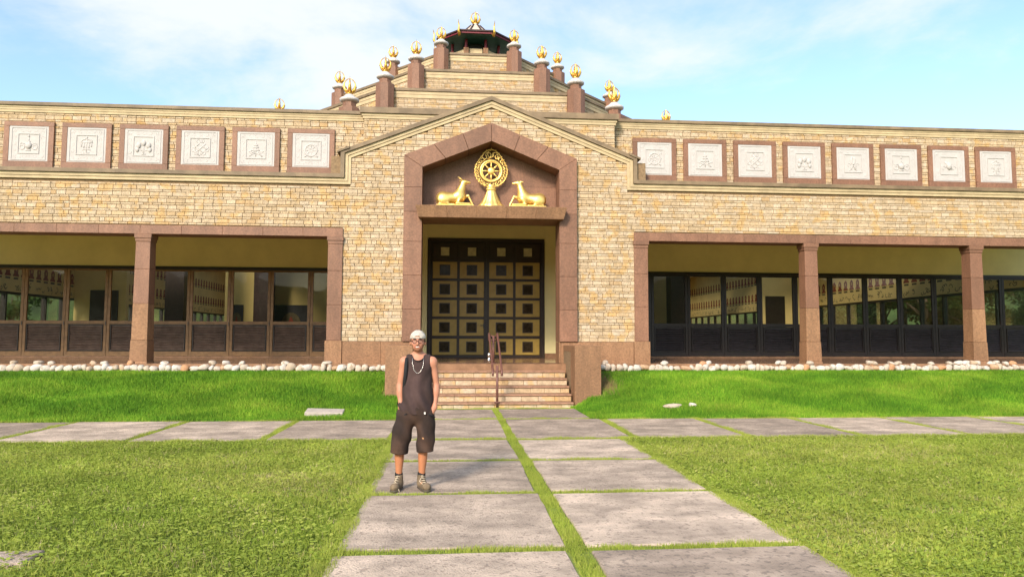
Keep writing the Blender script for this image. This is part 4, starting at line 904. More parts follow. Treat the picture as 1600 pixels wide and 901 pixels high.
# ------------------------------------------------------------------ relief panels on the upper wall
def motif(kind):
    mb = MB(); t = lambda pts, r=0.018, cl=False: mb.tube([(x, 0, z) for x, z in pts], r, 6, cl)
    circ = lambda cx, cz, r, n=16, a0=0, a1=2 * math.pi, ez=1: [(cx + r * math.cos(a0 + (a1 - a0) * i / n), cz + r * ez * math.sin(a0 + (a1 - a0) * i / n)) for i in range(n + (0 if a1 - a0 > 6.28 else 1))]
    blob = lambda cx, cz, r, k=1.0: mb.lathe([(r * math.cos(a), r * math.sin(a)) for a in np.linspace(-1.2, 1.2, 5)], 8, (cx, 0)) if False else mb.tube([(cx, 0.01, cz - r * k), (cx, -0.004, cz - r * 0.5 * k), (cx, -0.01, cz), (cx, -0.004, cz + r * 0.5 * k), (cx, 0.01, cz + r * k)], [r * 0.2, r * 0.8, r, r * 0.8, r * 0.2], 8)
    if kind == 'wheel':
        t(circ(0, 0.0, 0.15, 24), 0.022, True); t(circ(0, 0, 0.045, 10), 0.016, True)
        for k in range(8): a = k * math.pi / 4; t([(0.04 * math.cos(a), 0.04 * math.sin(a)), (0.19 * math.cos(a), 0.19 * math.sin(a))], 0.012)
        t([(-0.17, -0.17), (-0.1, -0.13)], 0.02); t([(0.17, -0.17), (0.1, -0.13)], 0.02); t(circ(0.1, 0.16, 0.08, 8, -0.5, 2.2), 0.012)
    elif kind == 'knot':
        for k in (-0.08, 0, 0.08): t([(-0.13 + k, k + 0.10 - 0.03), (0.07 + k, k - 0.10 - 0.03 + 0.0)], 0.016); t([(-0.07 + k, -k - 0.10), (0.13 + k, -k + 0.10)], 0.016)
        for s in (-1, 1): t(circ(s * 0.16, -0.05, 0.05, 10), 0.014, True); t(circ(s * 0.09, -0.14, 0.045, 10), 0.014, True); t(circ(s * 0.05, 0.17, 0.04, 10), 0.014, True)
    elif kind == 'lotus':
        t([(0, -0.2), (0, 0.0)], 0.016); t([(-0.06, -0.2), (0.06, -0.2)], 0.014)
        for s, x, z, r in ((0, 0, 0.08, 0.06), (-1, -0.12, 0.02, 0.065), (1, 0.12, 0.02, 0.065), (-1, -0.15, -0.09, 0.05), (1, 0.15, -0.09, 0.05)): blob(x, z, r, 1.35)
        for s in (-1, 1): t([(0, -0.12), (s * 0.08, -0.1), (s * 0.14, -0.03)], 0.012)
    elif kind == 'vase':
        blob(0, -0.05, 0.085, 1.1); t([(-0.045, 0.05), (0.045, 0.05)], 0.02); t([(0, 0.06), (0, 0.16)], 0.018); blob(0, 0.19, 0.03)
        t([(-0.06, -0.16), (0.06, -0.16)], 0.02)
        for s in (-1, 1): t(circ(s * 0.15, -0.09, 0.055, 12), 0.018, True); t([(s * 0.08, -0.02), (s * 0.16, 0.02), (s * 0.2, -0.02)], 0.014)
    elif kind == 'banner':
        t([(0, -0.19), (0, 0.2)], 0.014)
        for z, w in ((0.10, 0.045), (0.04, 0.07), (-0.03, 0.10)): t([(-w, z), (w, z)], 0.02)
        for s in (-1, 1): t([(s * 0.1, -0.03), (s * 0.16, -0.08), (s * 0.2, -0.05)], 0.014); t([(0, -0.1), (s * 0.09, -0.13), (s * 0.16, -0.19)], 0.016); t([(s * 0.03, -0.07), (s * 0.13, -0.11)], 0.014)
    elif kind == 'fish':
        for s in (-1, 1):
            t([(s * 0.07, -0.17), (s * 0.04, -0.10), (-s * 0.03, 0.0), (-s * 0.05, 0.1), (-s * 0.02, 0.17)], 0.026); t([(s * 0.07, -0.17), (s * 0.11, -0.2)], 0.014); t(circ(s * 0.12, -0.04, 0.045, 8, 0, 4.5), 0.012)
    elif kind == 'conch':
        blob(0.0, -0.01, 0.085, 1.3); t([(-0.12, 0.10), (-0.02, 0.02), (0.08, -0.10)], 0.03); t(circ(0.03, -0.02, 0.07, 10, -1, 3), 0.016)
        for s in (-1, 1): t(circ(s * 0.15, -0.06, 0.05, 8, 0, 4.5), 0.013)
    else:   # parasol
        t([(0, -0.2), (0, 0.14)], 0.014); t(circ(0, 0.06, 0.13, 10, 0.1, 3.04, 0.7), 0.018); t([(-0.14, 0.06), (0.14, 0.06)], 0.02)
        for x in (-0.12, -0.06, 0.06, 0.12): t([(x, 0.05), (x, -0.05 - 0.03 * (abs(x) < 0.1))], 0.014)
        blob(0, 0.18, 0.03); t([(-0.1, -0.13), (0, -0.1), (0.1, -0.13)], 0.014); t([(-0.08, -0.2), (0.08, -0.2)], 0.014)
    return mb
def relief_border():
    mb = MB(); r = random.Random(2)
    for side in range(4):
        for k in range(5):
            c = -0.32 + 0.16 * k; pts = []
            for i in range(7):
                a = i * 0.75 + k; rr = 0.035 + 0.003 * i; pts.append((c + rr * math.cos(a), 0.345 + rr * 0.75 * math.sin(a)))
            ca, sa = [(1, 0), (0, 1), (-1, 0), (0, -1)][side]
            mb.tube([(x * ca - z * sa, 0.004, x * sa + z * ca) for x, z in pts], 0.0095, 5)
    return mb.mesh('border_scroll', True)
BORDER = relief_border()
MOT = {}
LBL = {'wheel': 'an eight spoked wheel', 'knot': 'an endless knot', 'lotus': 'a lotus flower', 'vase': 'a round vase', 'banner': 'a tiered banner', 'fish': 'a pair of fishes', 'conch': 'a conch shell', 'parasol': 'a parasol'}
def relief_panel(uc, kind, label):
    x = AX + uc; zc = 6.567
    t = thing('relief_panel', label, 'relief panel', (x, U, 5.955), group='white relief panels along the upper wall'); inv = Matrix.Translation((-x, -U, -5.955))
    w, z0, z1 = 0.617, 5.955, 7.18
    def p(o): o.matrix_parent_inverse = inv; return o
    y0, y1 = U - 0.055, U + 0.03
    for bx in ((x - w, x - 0.485, z0 + 0.192, z1 - 0.118), (x + 0.485, x + w, z0 + 0.192, z1 - 0.118), (x - w, x + w, z0, z0 + 0.19), (x - w, x + w, z1 - 0.116, z1)):
        p(MB().box(bx[0], bx[1], y0, y1, bx[2], bx[3]).build('frame_bar', 'granite', t, bevel=0.004))
    zm = (z0 + 0.19 + z1 - 0.117) / 2; h = 0.456
    pl = p(MB().box(x - 0.482, x + 0.482, U - 0.045, y1, zm - h, zm + h).build('plaque', 'relief', t))
    # raised outer rim and inner square
    rim = MB()
    for a, wd, d in ((0.43, 0.022, 0.056), (0.265, 0.02, 0.06)):
        for b in ((x - a, x + a, zm + a - wd, zm + a), (x - a, x + a, zm - a, zm - a + wd), (x - a, x - a + wd, zm - a + wd, zm + a - wd), (x + a - wd, x + a, zm - a + wd, zm + a - wd)):
            rim.box(b[0], b[1], U - d, U - 0.04, b[2], b[3])
    rim.build('rim', 'relief', pl)
    o = link('border_scroll', BORDER, 'relief', pl); o.location = (x, U - 0.045, zm); o.scale = (1, 0.7, 1); o['kind'] = 'stuff'
    if kind not in MOT: MOT[kind] = motif(kind).mesh(kind + '_relief', True)
    o = link('emblem', MOT[kind], 'relief', pl); o.location = (x, U - 0.046, zm); o.scale = (1.05, 0.6, 1.05)
ORD = ['leftmost', 'second from the left', 'third from the left', 'fourth from the left', 'fifth from the left', 'last before the gable']
for i, k in enumerate(['vase', 'parasol', 'lotus', 'knot', 'banner', 'wheel']):
    relief_panel(-11.97 + 1.434 * i, k, f'white relief panel with {LBL[k]}, left wing, {ORD[i]}')
ORD = ['first beside the gable', 'second from the gable', 'third from the gable', 'fourth from the gable', 'fifth from the gable', 'sixth from the gable', 'seventh from the gable', 'rightmost']
for i, k in enumerate(['wheel', 'banner', 'knot', 'lotus', 'fish', 'vase', 'conch', 'parasol']):
    relief_panel(4.57 + 1.441 * i, k, f'white relief panel with {LBL[k]}, right wing, {ORD[i]}')

# ------------------------------------------------------------------ gilded deer and wheel on the shelf
def deer(x, facing, label, horns):
    t = thing('deer_statue', label, 'statue', (x, F + 0.22, 5.114)); t.scale = (facing, 1, 1)
    def fn(X, Y, Z):      # faces +x, lying, head raised
        d = sd_ell(X, Y, Z, (-0.16, 0, 0.225), (0.32, 0.15, 0.155))
        d = smin(d, sd_ell(X, Y, Z, (-0.34, 0, 0.225), (0.165, 0.155, 0.175)), 0.06)      # haunch
        d = smin(d, sd_ell(X, Y, Z, (0.10, 0, 0.25), (0.17, 0.14, 0.175)), 0.06)        # chest
        d = smin(d, sd_cap(X, Y, Z, (0.11, 0, 0.32), (0.205, 0, 0.61), 0.14, 0.078, 0.9), 0.08)   # neck
        d = smin(d, sd_ell(X, Y, Z, (0.235, 0, 0.665), (0.095, 0.065, 0.066)), 0.03)
        d = smin(d, sd_cap(X, Y, Z, (0.26, 0, 0.665), (0.385, 0, 0.655), 0.050, 0.030), 0.03)     # muzzle
        for s in (-1, 1):
            d = smin(d, sd_cap(X, Y, Z, (0.18, s * 0.04, 0.70), (0.10, s * 0.10, 0.675), 0.022, 0.008), 0.015)   # ears
            d = smin(d, sd_ell(X, Y, Z, (-0.30, s * 0.12, 0.17), (0.17, 0.06, 0.14)), 0.03)           # thigh
            d = smin(d, sd_cap(X, Y, Z, (-0.20, s * 0.13, 0.07), (-0.42, s * 0.12, 0.05), 0.03, 0.024), 0.02)
            d = smin(d, sd_cap(X, Y, Z, (-0.42, s * 0.12, 0.045), (-0.02, s * 0.14, 0.04), 0.022, 0.022), 0.02)
        d = smin(d, sd_cap(X, Y, Z, (0.14, -0.10, 0.20), (0.05, -0.12, 0.07), 0.05, 0.032), 0.03)
        d = smin(d, sd_cap(X, Y, Z, (0.05, -0.13, 0.06), (0.40, -0.13, 0.055), 0.04, 0.03), 0.02)       # folded foreleg
        d = smin(d, sd_cap(X, Y, Z, (0.16, 0.08, 0.22), (0.345, 0.05, 0.31), 0.055, 0.036), 0.03)     # raised knee
        d = smin(d, sd_cap(X, Y, Z, (0.345, 0.05, 0.31), (0.475, 0.04, 0.05), 0.034, 0.026), 0.02)
        d = smin(d, sd_cap(X, Y, Z, (-0.46, 0, 0.26), (-0.49, 0, 0.10), 0.028, 0.014), 0.03)             # tail
        return d
    net_obj('body', fn, (-0.56, -0.22, 0.0), (0.54, 0.22, 0.82), 0.0135, 'gold_bright', t, smooth_it=1)
    if horns:
        for s in (-1, 1): MB().tube([(0.20, s * 0.03, 0.70), (0.14, s * 0.05, 0.765), (0.06, s * 0.06, 0.795)], [0.014, 0.011, 0.004], 6).build('horn', 'gold_bright', t, smooth=True)
    MB().box(-0.50, 0.50, -0.17, 0.17, 0.002, 0.032).build('base', 'gold_bright', t, bevel=0.006)
deer(0.022, 1, 'gilded horned deer lying left of the wheel above the entrance', True)
deer(1.955, -1, 'gilded hornless deer lying right of the wheel above the entrance', False)
def wheel():
    x, y, z0, zc = 0.985, F + 0.30, 5.114, 6.115
    t = thing('dharma_wheel', 'gilded eight spoked wheel with leaf shaped border on a flared stand', 'wheel ornament', (x, y, z0))
    L_ = zc - z0
    def put(mb, n, m='gold_bright', par=None, **k): return mb.build(n, m, par or t, smooth=True, **k)
    ring = lambda r, n=40, sx=1: [(r * math.cos(2 * math.pi * i / n) * sx, 0, L_ + r * math.sin(2 * math.pi * i / n)) for i in range(n)]
    rim = put(MB().tube(ring(0.285), 0.034, 8, True, 0.8), 'rim'); put(MB().tube(ring(0.245), 0.014, 6, True), 'bead_ring', par=rim)
    put(MB().tube([(0, -0.045, L_), (0, -0.03, L_), (0, 0.03, L_)], [0.07, 0.10, 0.10], 20), 'hub'); put(MB().tube(ring(0.075, 16), 0.014, 6, True), 'hub_ring')
    for k in range(8):
        a = k * math.pi / 4; put(MB().tube([(0.08 * math.cos(a), 0, L_ + 0.08 * math.sin(a)), (0.14 * math.cos(a), 0, L_ + 0.14 * math.sin(a)), (0.20 * math.cos(a), 0, L_ + 0.20 * math.sin(a)), (0.26 * math.cos(a), 0, L_ + 0.26 * math.sin(a))], [0.018, 0.026, 0.014, 0.020], 7), 'spoke')
    # leaf shaped openwork border
    def leaf(a, r0):
        top = max(0, math.cos(a - math.pi / 2)); return r0 * (1 + 0.36 * top**7)
    out = [(leaf(2 * math.pi * i / 56, 0.435) * math.cos(2 * math.pi * i / 56), 0.01, L_ + leaf(2 * math.pi * i / 56, 0.435) * math.sin(2 * math.pi * i / 56)) for i in range(56)]
    bd = put(MB().tube(out, 0.016, 6, True), 'border')
    sc = MB(); n = 30
    for i in range(n):
        a = 2 * math.pi * (i + 0.5) / n; rm = (0.33 + leaf(a, 0.425)) / 2; w = (leaf(a, 0.425) - 0.33) / 2
        pts = []
        for q in range(8):
            b = q * 0.8 + a * (1 if i % 2 else -1); rr = w * (0.95 - 0.07 * q); pts.append((rm * math.cos(a) + rr * math.cos(b), 0.0, L_ + rm * math.sin(a) + rr * math.sin(b)))
        sc.tube(pts, 0.0125, 5)
        lo = leaf(a, 0.445); sc.tube([((lo - 0.02) * math.cos(a), 0, L_ + (lo - 0.02) * math.sin(a)), ((lo + 0.028) * math.cos(a), 0, L_ + (lo + 0.028) * math.sin(a))], [0.026, 0.006], 6)
    put(sc, 'scrollwork', par=bd)['kind'] = 'stuff'
    st = MB(); prof = [(0.33, 0.03), (0.325, 0.06), (0.285, 0.10), (0.235, 0.18), (0.19, 0.27), (0.15, 0.36), (0.12, 0.44), (0.115, 0.47), (0.14, 0.49), (0.14, 0.52), (0.10, 0.54), (0.09, 0.62)]
    nn = 48; V = []; 
    for r, z in prof:
        for i in range(nn):
            a = 2 * math.pi * i / nn; rr = r * (1 + (0.05 * math.cos(12 * a) if z < 0.45 else 0)); V.append((rr * math.cos(a), rr * math.sin(a) * 0.55, z))
    Fc = [(k * nn + i, k * nn + (i + 1) % nn, (k + 1) * nn + (i + 1) % nn, (k + 1) * nn + i) for k in range(len(prof) - 1) for i in range(nn)]
    put(st.add(V, Fc), 'stand'); put(MB().box(-0.35, 0.35, -0.2, 0.2, 0.002, 0.032), 'base')
wheel()

# ------------------------------------------------------------------ row of river stones, loose pieces on the lawn
def stone_mesh(r):
    bm = bmesh.new(); bmesh.ops.create_icosphere(bm, subdivisions=2, radius=1)
    a = [r.uniform(-1, 1) for _ in range(9)]
    for v in bm.verts:
        c = v.co; k = 1 + 0.2 * math.sin(2.3 * c.x + a[0] * 3) * math.sin(2.1 * c.y + a[1] * 3) + 0.14 * math.sin(3.1 * c.z + a[2] * 3 + c.x * 2)
        p = 0.82; v.co = Vector([math.copysign(abs(q)**p, q) for q in c]) * k
    me = bpy.data.meshes.new('stone'); bm.to_mesh(me); bm.free()
    me.polygons.foreach_set('use_smooth', [True] * len(me.polygons)); face_attr(me, np.full(len(me.polygons), r.random())); me.materials.append(MATS['stone_attr']); return me
def stones():
    r = random.Random(11); pool = [stone_mesh(r) for _ in range(26)]
    def put(x, y, z, w, h, lab, grp):
        o = bpy.data.objects.new('river_stone', r.choice(pool)); C.objects.link(o); o.location = (x, y, z); o.scale = (w / 2, r.uniform(0.07, 0.11), h / 2); o.rotation_euler = (r.uniform(-0.15, 0.15), r.uniform(-0.2, 0.2), r.uniform(-0.3, 0.3))
        tag(o, lab, 'stone', grp)
    for lo, hi, sd in ((-11.7, -1.66, 'left'), (3.58, 16.4, 'right')):
        lab = f'pale rounded river stone in the row edging the veranda {sd} of the stairs'; grp = f'river stones {sd} of the stairs'; x = lo
        while x < hi:
            w = r.uniform(0.11, 0.25); h = r.uniform(0.13, 0.20)
            put(x + w / 2, 18.08 + r.uniform(-0.03, 0.03), 0.862 + r.uniform(-0.025, 0.02), w * 1.12, h, lab, grp); x += w * 0.97
            if r.random() < 0.22: put(x + r.uniform(-0.1, 0.1), 18.22, 0.975 + r.uniform(-0.01, 0.02), r.uniform(0.16, 0.24), 0.12, f'pale river stone lying on the back of the stone row {sd} of the stairs', f'upper river stones {sd} of the stairs')
stones()
o = MB().box(-0.375, 0.375, -0.19, 0.19, -0.06, 0.06).build('drain_cover', 'concrete', bevel=0.012); o.location = (-2.58, 14.82, 0.085); o.rotation_euler = (0.12, 0.03, 0.05)
tag(o, 'small pale concrete cover lying in the grass bank left of the stairs', 'cover')
r_ = random.Random(2)
for (x, y, sx, lab) in ((4.72, 15.03, 0.21, 'flat pale stone half buried in the bank right of the stairs'), (5.16, 15.08, 0.075, 'small round pale stone on the bank right of the flat stone')):
    o = bpy.data.objects.new('lawn_stone', stone_mesh(r_)); C.objects.link(o); o.location = (x, y, float(zg(x, y)) + 0.06); o.scale = (sx, 0.09, 0.05); tag(o, lab, 'stone')
def stepping():
    o = MB().box(-0.36, 0.36, -0.16, 0.16, -0.05, 0.028).build('stepping_slab', 'slab', bevel=0.01); o.location = (-3.36, 5.5, 0); o.rotation_euler = (0, 0, 0.06)
    tag(o, 'single concrete slab sunk in the lawn at the bottom left', 'slab')
stepping()

# ------------------------------------------------------------------ trees beyond the hall, seen through its windows
def tree_mesh(seed, h, cr, zl=0.38):
    r = np.random.default_rng(seed); tr = MB()
    tr.tube([(0, 0, -0.2), (0.05, 0.02, h * 0.25), (-0.05, 0.05, h * 0.5), (0.05, 0, h * 0.8)], [0.22, 0.17, 0.12, 0.04], 8)
    cl = []
    for k in range(16):
        a = r.uniform(0, 6.28); z = h * r.uniform(zl, 0.95); q = cr * (1.05 - 0.7 * abs(z / h - 0.6)) * r.uniform(0.5, 1); c = (q * math.cos(a), q * math.sin(a), z); cl.append(c)
        tr.tube([(0, 0, z * 0.6), (c[0] * 0.5, c[1] * 0.5, z * 0.85), c], [0.07, 0.045, 0.015], 5)
    cl = np.array(cl); n = 7000; ci = r.integers(0, len(cl), n); d = r.normal(0, 1, (n, 3)); d /= np.linalg.norm(d, axis=1)[:, None]
    P = cl[ci] + d * (r.random((n, 1))**0.5) * np.array([1.15, 1.15, 0.8]) * cr * 0.36
    a = r.normal(0, 1, (n, 3)); a /= np.linalg.norm(a, axis=1)[:, None]; b = np.cross(a, d); b /= np.maximum(np.linalg.norm(b, axis=1), 1e-3)[:, None]; s = r.uniform(0.06, 0.14, (n, 1))
    V = np.stack([P - a * s, P + b * s * 0.6, P + a * s, P - b * s * 0.6], 1).reshape(-1, 3); me = raw_mesh('crown', V, 4, n, np.arange(4 * n).reshape(-1, 4)); face_attr(me, np.clip(r.normal(0.5, 0.2, n) + d[:, 2] * 0.15, 0, 1))
    return tr.mesh('trunk', True), me
def trees():
    kinds = [tree_mesh(1, 6.5, 2.6), tree_mesh(2, 8.0, 3.2), tree_mesh(3, 4.6, 2.3, 0.10)]
    def put(x, y, k, sc, lab, grp):
        t = thing('tree', lab, 'tree', (x, y, 0.78), x * 1.3, grp); t.scale = (sc, sc, sc); link('trunk', kinds[k][0], 'bark', t); link('crown', kinds[k][1], 'leaf', t)
    R_ = [(25.6, 25.5, 2, 0.9), (27.5, 31.5, 1, 1.0), (25.5, 36.5, 0, 1.0), (28.5, 43.0, 1, 1.1), (26.5, 50.0, 0, 1.2), (33.0, 27.0, 1, 1.3), (36.0, 36.0, 1, 1.4), (30.5, 57.0, 1, 1.3), (44.0, 33.0, 1, 1.5), (40.5, 24.0, 2, 1.5), (27.0, 28.5, 2, 1.0), (31.0, 33.0, 2, 1.2), (26.0, 41.0, 2, 0.9), (27.5, 47.0, 2, 1.0), (30.0, 39.0, 2, 1.3), (36.0, 30.0, 2, 1.3), (28.0, 54.0, 2, 1.1)]
    for x, y, k, s in R_: put(x, y, k, s, 'green leafy tree outside, seen through the right hand glazing of the hall', 'trees right of the hall')
    for x, y, k, s in ((-29.0, 33.0, 2, 1.0), (-34.0, 42.0, 1, 0.9), (-27.0, 46.0, 2, 0.9)): put(x, y, k, s, 'distant tree outside, seen through the left hand glazing of the hall', 'trees left of the hall')
trees()

# ------------------------------------------------------------------ the person
def person():
    t = thing('person', 'smiling person in dark sleeveless top and cargo shorts, hands in pockets, on the path', 'person', (-0.385, 7.66, 0.022)); t.scale = (0.947, 0.947, 0.947)
    XT = 0.02       # torso centre
    def arm(X, Y, Z, s, g=0.0):
        sh, el, wr, ha = (XT + s * 0.158, 0.01, 1.405), (XT + s * 0.203, 0.035, 1.13), (XT + s * 0.186, -0.035, 0.90), (XT * 0.4 + s * 0.128, -0.05, 0.80)
        d = sd_cap(X, Y, Z, sh, el, 0.048 + g, 0.037 + g)
        d = smin(d, sd_ell(X, Y, Z, (sh[0] - s * 0.005, 0.01, 1.40), (0.055 + g, 0.055 + g, 0.065 + g)), 0.03)
        d = smin(d, sd_cap(X, Y, Z, el, wr, 0.040 + g, 0.026 + g), 0.02)
        d = smin(d, sd_ell(X, Y, Z, (el[0] * 0.75 + wr[0] * 0.25, 0.01, 1.07), (0.040 + g, 0.040 + g, 0.07 + g)), 0.02)
        return d, wr, ha
    def torso(X, Y, Z, g=0.0):
        d = sd_ell(X, Y, Z, (XT, 0.0, 1.27), (0.138 + g, 0.100 + g, 0.20 + g))
        d = smin(d, sd_ell(X, Y, Z, (XT, 0.015, 1.37), (0.150 + g, 0.082 + g, 0.10 + g)), 0.05)
        d = smin(d, sd_ell(X, Y, Z, (XT * 0.7, 0.0, 1.05), (0.124 + g, 0.094 + g, 0.22 + g)), 0.06)
        d = smin(d, sd_ell(X, Y, Z, (-0.005, 0.01, 0.90), (0.152 + g, 0.108 + g, 0.13 + g)), 0.06)
        d = smin(d, sd_cap(X, Y, Z, (XT - 0.13, 0.02, 1.425), (XT - 0.05, 0.015, 1.47), 0.036 + g, 0.04 + g), 0.04)
        d = smin(d, sd_cap(X, Y, Z, (XT + 0.13, 0.02, 1.425), (XT + 0.05, 0.015, 1.47), 0.036 + g, 0.04 + g), 0.04)
        return d
    LEG = [(-0.085, -0.178, -0.183), (0.075, 0.085, 0.068)]     # hip, knee, ankle x for each leg
    HX, HY = 0.012, -0.015    # head centre
    def body(X, Y, Z):
        d = torso(X, Y, Z)
        d = smin(d, sd_cap(X, Y, Z, (XT, 0.02, 1.44), (HX, 0.0, 1.575), 0.053, 0.048), 0.03)
        h = sd_ell(X, Y, Z, (HX, HY + 0.01, 1.655), (0.080, 0.098, 0.098))
        h = smin(h, sd_ell(X, Y, Z, (HX, HY - 0.025, 1.59), (0.066, 0.070, 0.068)), 0.03)          # jaw
        h = smin(h, sd_ell(X, Y, Z, (HX, HY - 0.066, 1.545), (0.030, 0.026, 0.022)), 0.02)         # chin
        for s in (-1, 1):
            h = smin(h, sd_ell(X, Y, Z, (HX + s * 0.040, HY - 0.062, 1.607), (0.026, 0.024, 0.020)), 0.015)   # cheeks
            h = smin(h, sd_ell(X, Y, Z, (HX + s * 0.085, HY + 0.012, 1.615), (0.010, 0.020, 0.031)), 0.008)   # ears
            h = np.maximum(h, -sd_ell(X, Y, Z, (HX + s * 0.030, HY - 0.098, 1.640), (0.018, 0.013, 0.009)) - 0.002)   # eye sockets
        h = smin(h, sd_cap(X, Y, Z, (HX, HY - 0.084, 1.645), (HX, HY - 0.106, 1.606), 0.010, 0.0155), 0.010)  # nose
        h = smin(h, sd_cap(X, Y, Z, (HX - 0.015, HY - 0.093, 1.600), (HX + 0.015, HY - 0.093, 1.600), 0.009, 0.009), 0.008)
        h = smin(h, sd_cap(X, Y, Z, (HX - 0.022, HY - 0.082, 1.572), (HX + 0.022, HY - 0.082, 1.572), 0.010, 0.010), 0.010)
        d = smin(d, h, 0.02)
        for s in (-1, 1):
            a, wr, ha = arm(X, Y, Z, s); d = smin(d, a, 0.02)
            d = smin(d, sd_cap(X, Y, Z, wr, ha, 0.030, 0.040, 0.7), 0.02)             # palm going into the pocket
            for q in range(4):
                o = (q - 1.5) * 0.019; d = smin(d, sd_cap(X, Y, Z, (ha[0] + o, ha[1], ha[2] - 0.01), (ha[0] + o - s * 0.015, ha[1] - 0.008, ha[2] - 0.085 + 0.008 * abs(q - 1.3)), 0.0095, 0.008), 0.006)
            d = smin(d, sd_cap(X, Y, Z, (ha[0] - s * 0.025, ha[1] - 0.02, ha[2] + 0.03), (ha[0] - s * 0.055, ha[1] - 0.03, ha[2] - 0.025), 0.012, 0.009), 0.010)
        for hx, kx, axx in LEG:
            d = smin(d, sd_cap(X, Y, Z, (hx, 0.01, 0.86), (kx, -0.005, 0.49), 0.082, 0.055), 0.03)
            d = smin(d, sd_cap(X, Y, Z, (kx, 0.0, 0.49), (axx, 0.025, 0.09), 0.052, 0.034), 0.02)
            d = smin(d, sd_ell(X, Y, Z, ((kx * 0.7 + axx * 0.3), 0.03, 0.36), (0.046, 0.05, 0.11)), 0.03)
            d = smin(d, sd_cap(X, Y, Z, (axx, 0.02, 0.07), (axx + (-0.03 if axx < 0 else 0.05), -0.13, 0.04), 0.032, 0.025), 0.02)
        return d
    def skin(V):
        c = np.tile(np.array([0.50, 0.225, 0.14]), (len(V), 1)); x, y, z = V[:, 0] - HX, V[:, 1] - HY, V[:, 2]
        c[z < 0.6] = (0.45, 0.18, 0.085)
        leg = z < 0.6
        fr = smooth01((-y + 0.01) / 0.05)
        red = (np.exp(-((np.abs(x) - 0.042) / 0.02)**2 - ((z - 1.605) / 0.018)**2) * fr)[:, None]; c = c * (1 - 0.45 * red) + np.array([0.55, 0.20, 0.14]) * 0.45 * red
        head = z > 1.50
        beard = head & (z < 1.60) & (y > -0.2) & ((z < 1.562) | (np.abs(x) > 0.052)) & (z > 1.522 - 0.0 * x) & (y < 0.03)
        b = beard.astype(float)[:, None] * 0.6; c = c * (1 - b) + np.array([0.17, 0.065, 0.026]) * b
        mus = head & (np.abs(z - 1.588) < 0.006) & (np.abs(x) < 0.03) & (y < -0.06); c[mus] = c[mus] * 0.4 + np.array([0.17, 0.065, 0.026]) * 0.6
        lip = head & (np.abs(z - 1.574) < 0.010) & (np.abs(x) < 0.034) & (y < -0.06); c[lip] = (0.42, 0.13, 0.10)
        hair = head & (z > 1.60) & (y > 0.02); c[hair] = (0.05, 0.026, 0.014)
        side = head & (np.abs(x) > 0.058) & (y > -0.035) & (y < 0.02) & (z > 1.63); c[side] = (0.06, 0.03, 0.016)
        return c
    net_obj('body', body, (-0.36, -0.24, 0.0), (0.36, 0.18, 1.79), 0.0088, 'skin', t, tint=skin, smooth_it=1)
    # eyes, brows, teeth
    for s in (-1, 1):
        e = MB().lathe([(0.0085 * math.cos(a), 0.0048 * math.sin(a)) for a in np.linspace(-1.5, 1.5, 7)], 12).build('eye', 'teeth', t, smooth=True); e.location = (HX + s * 0.030, HY - 0.081, 1.637)
        k = MB().lathe([(0.0042 * math.cos(a), 0.0042 * math.sin(a)) for a in np.linspace(-1.5, 1.5, 5)], 8).build('iris', 'hair', t, smooth=True); k.location = (HX + s * 0.030, HY - 0.0875, 1.637)
        MB().tube([(HX + s * 0.014, HY - 0.094, 1.657), (HX + s * 0.03, HY - 0.092, 1.664), (HX + s * 0.048, HY - 0.078, 1.659)], [0.004, 0.005, 0.003], 6).build('eyebrow', 'hair', t, smooth=True)
    MB().tube([(HX - 0.029, HY - 0.080, 1.583), (HX - 0.015, HY - 0.092, 1.5755), (HX, HY - 0.0955, 1.573), (HX + 0.015, HY - 0.092, 1.5755), (HX + 0.029, HY - 0.080, 1.583)], [0.0015, 0.0048, 0.0058, 0.0048, 0.0015], 8).build('teeth', 'teeth', t, smooth=True)
    # sleeveless top
    def shirt(X, Y, Z):
        fold = 0.012 * np.sin(X * 46 + 4 * np.sin(Z * 7)) * np.clip((1.34 - Z) / 0.25, 0, 1) + 0.006 * np.sin(Z * 30 + X * 22) * np.clip((1.2 - Z) / 0.3, 0, 1)
        d = torso(X, Y, Z, 0.013)
        d = smin(d, sd_ell(X, Y, Z, (0.003, -0.005, 0.94), (0.184, 0.132, 0.28)), 0.06) + fold
        hem = 0.825 + 0.018 * np.cos((X - 0.02) * 9) * -1 + 0.02
        d = np.maximum(d, hem - Z)
        d = np.maximum(d, -sd_ell(X, Y, Z, (XT, -0.05, 1.505), (0.070, 0.13, 0.092)))
        d = np.maximum(d, Z - 1.492)
        for s in (-1, 1):
            a, _, _ = arm(X, Y, Z, s, 0.008); d = np.maximum(d, -np.maximum(a, -(s * (X - XT) - (0.134 + 0.012 * (Z < 1.25)))))
        return d
    net_obj('tank_top', shirt, (-0.26, -0.2, 0.78), (0.29, 0.2, 1.52), 0.0085, 'cloth_shirt', t, smooth_it=1,
            tint=lambda V: np.array([0.036, 0.021, 0.019]) + np.clip(0.6 + 0.9 * np.sin(V[:, 0] * 16 + 1.5 * V[:, 2]) * np.sin(V[:, 2] * 6 + 1), 0, 1.4)[:, None] * np.array([0.030, 0.017, 0.016]))
    MB().tube([(XT - 0.066, 0.0, 1.489)] + [(XT + 0.068 * math.sin(a), -0.03 - 0.075 * math.cos(a), 1.478 - 0.058 * math.cos(a)) for a in np.linspace(-1.35, 1.35, 15)] + [(XT + 0.066, 0.0, 1.489)], 0.006, 6).build('neckband', 'black_cloth', t, smooth=True)
    MB().box(0.095, 0.112, -0.143, -0.139, 0.838, 0.862).build('hem_tag', 'white_cloth', t)
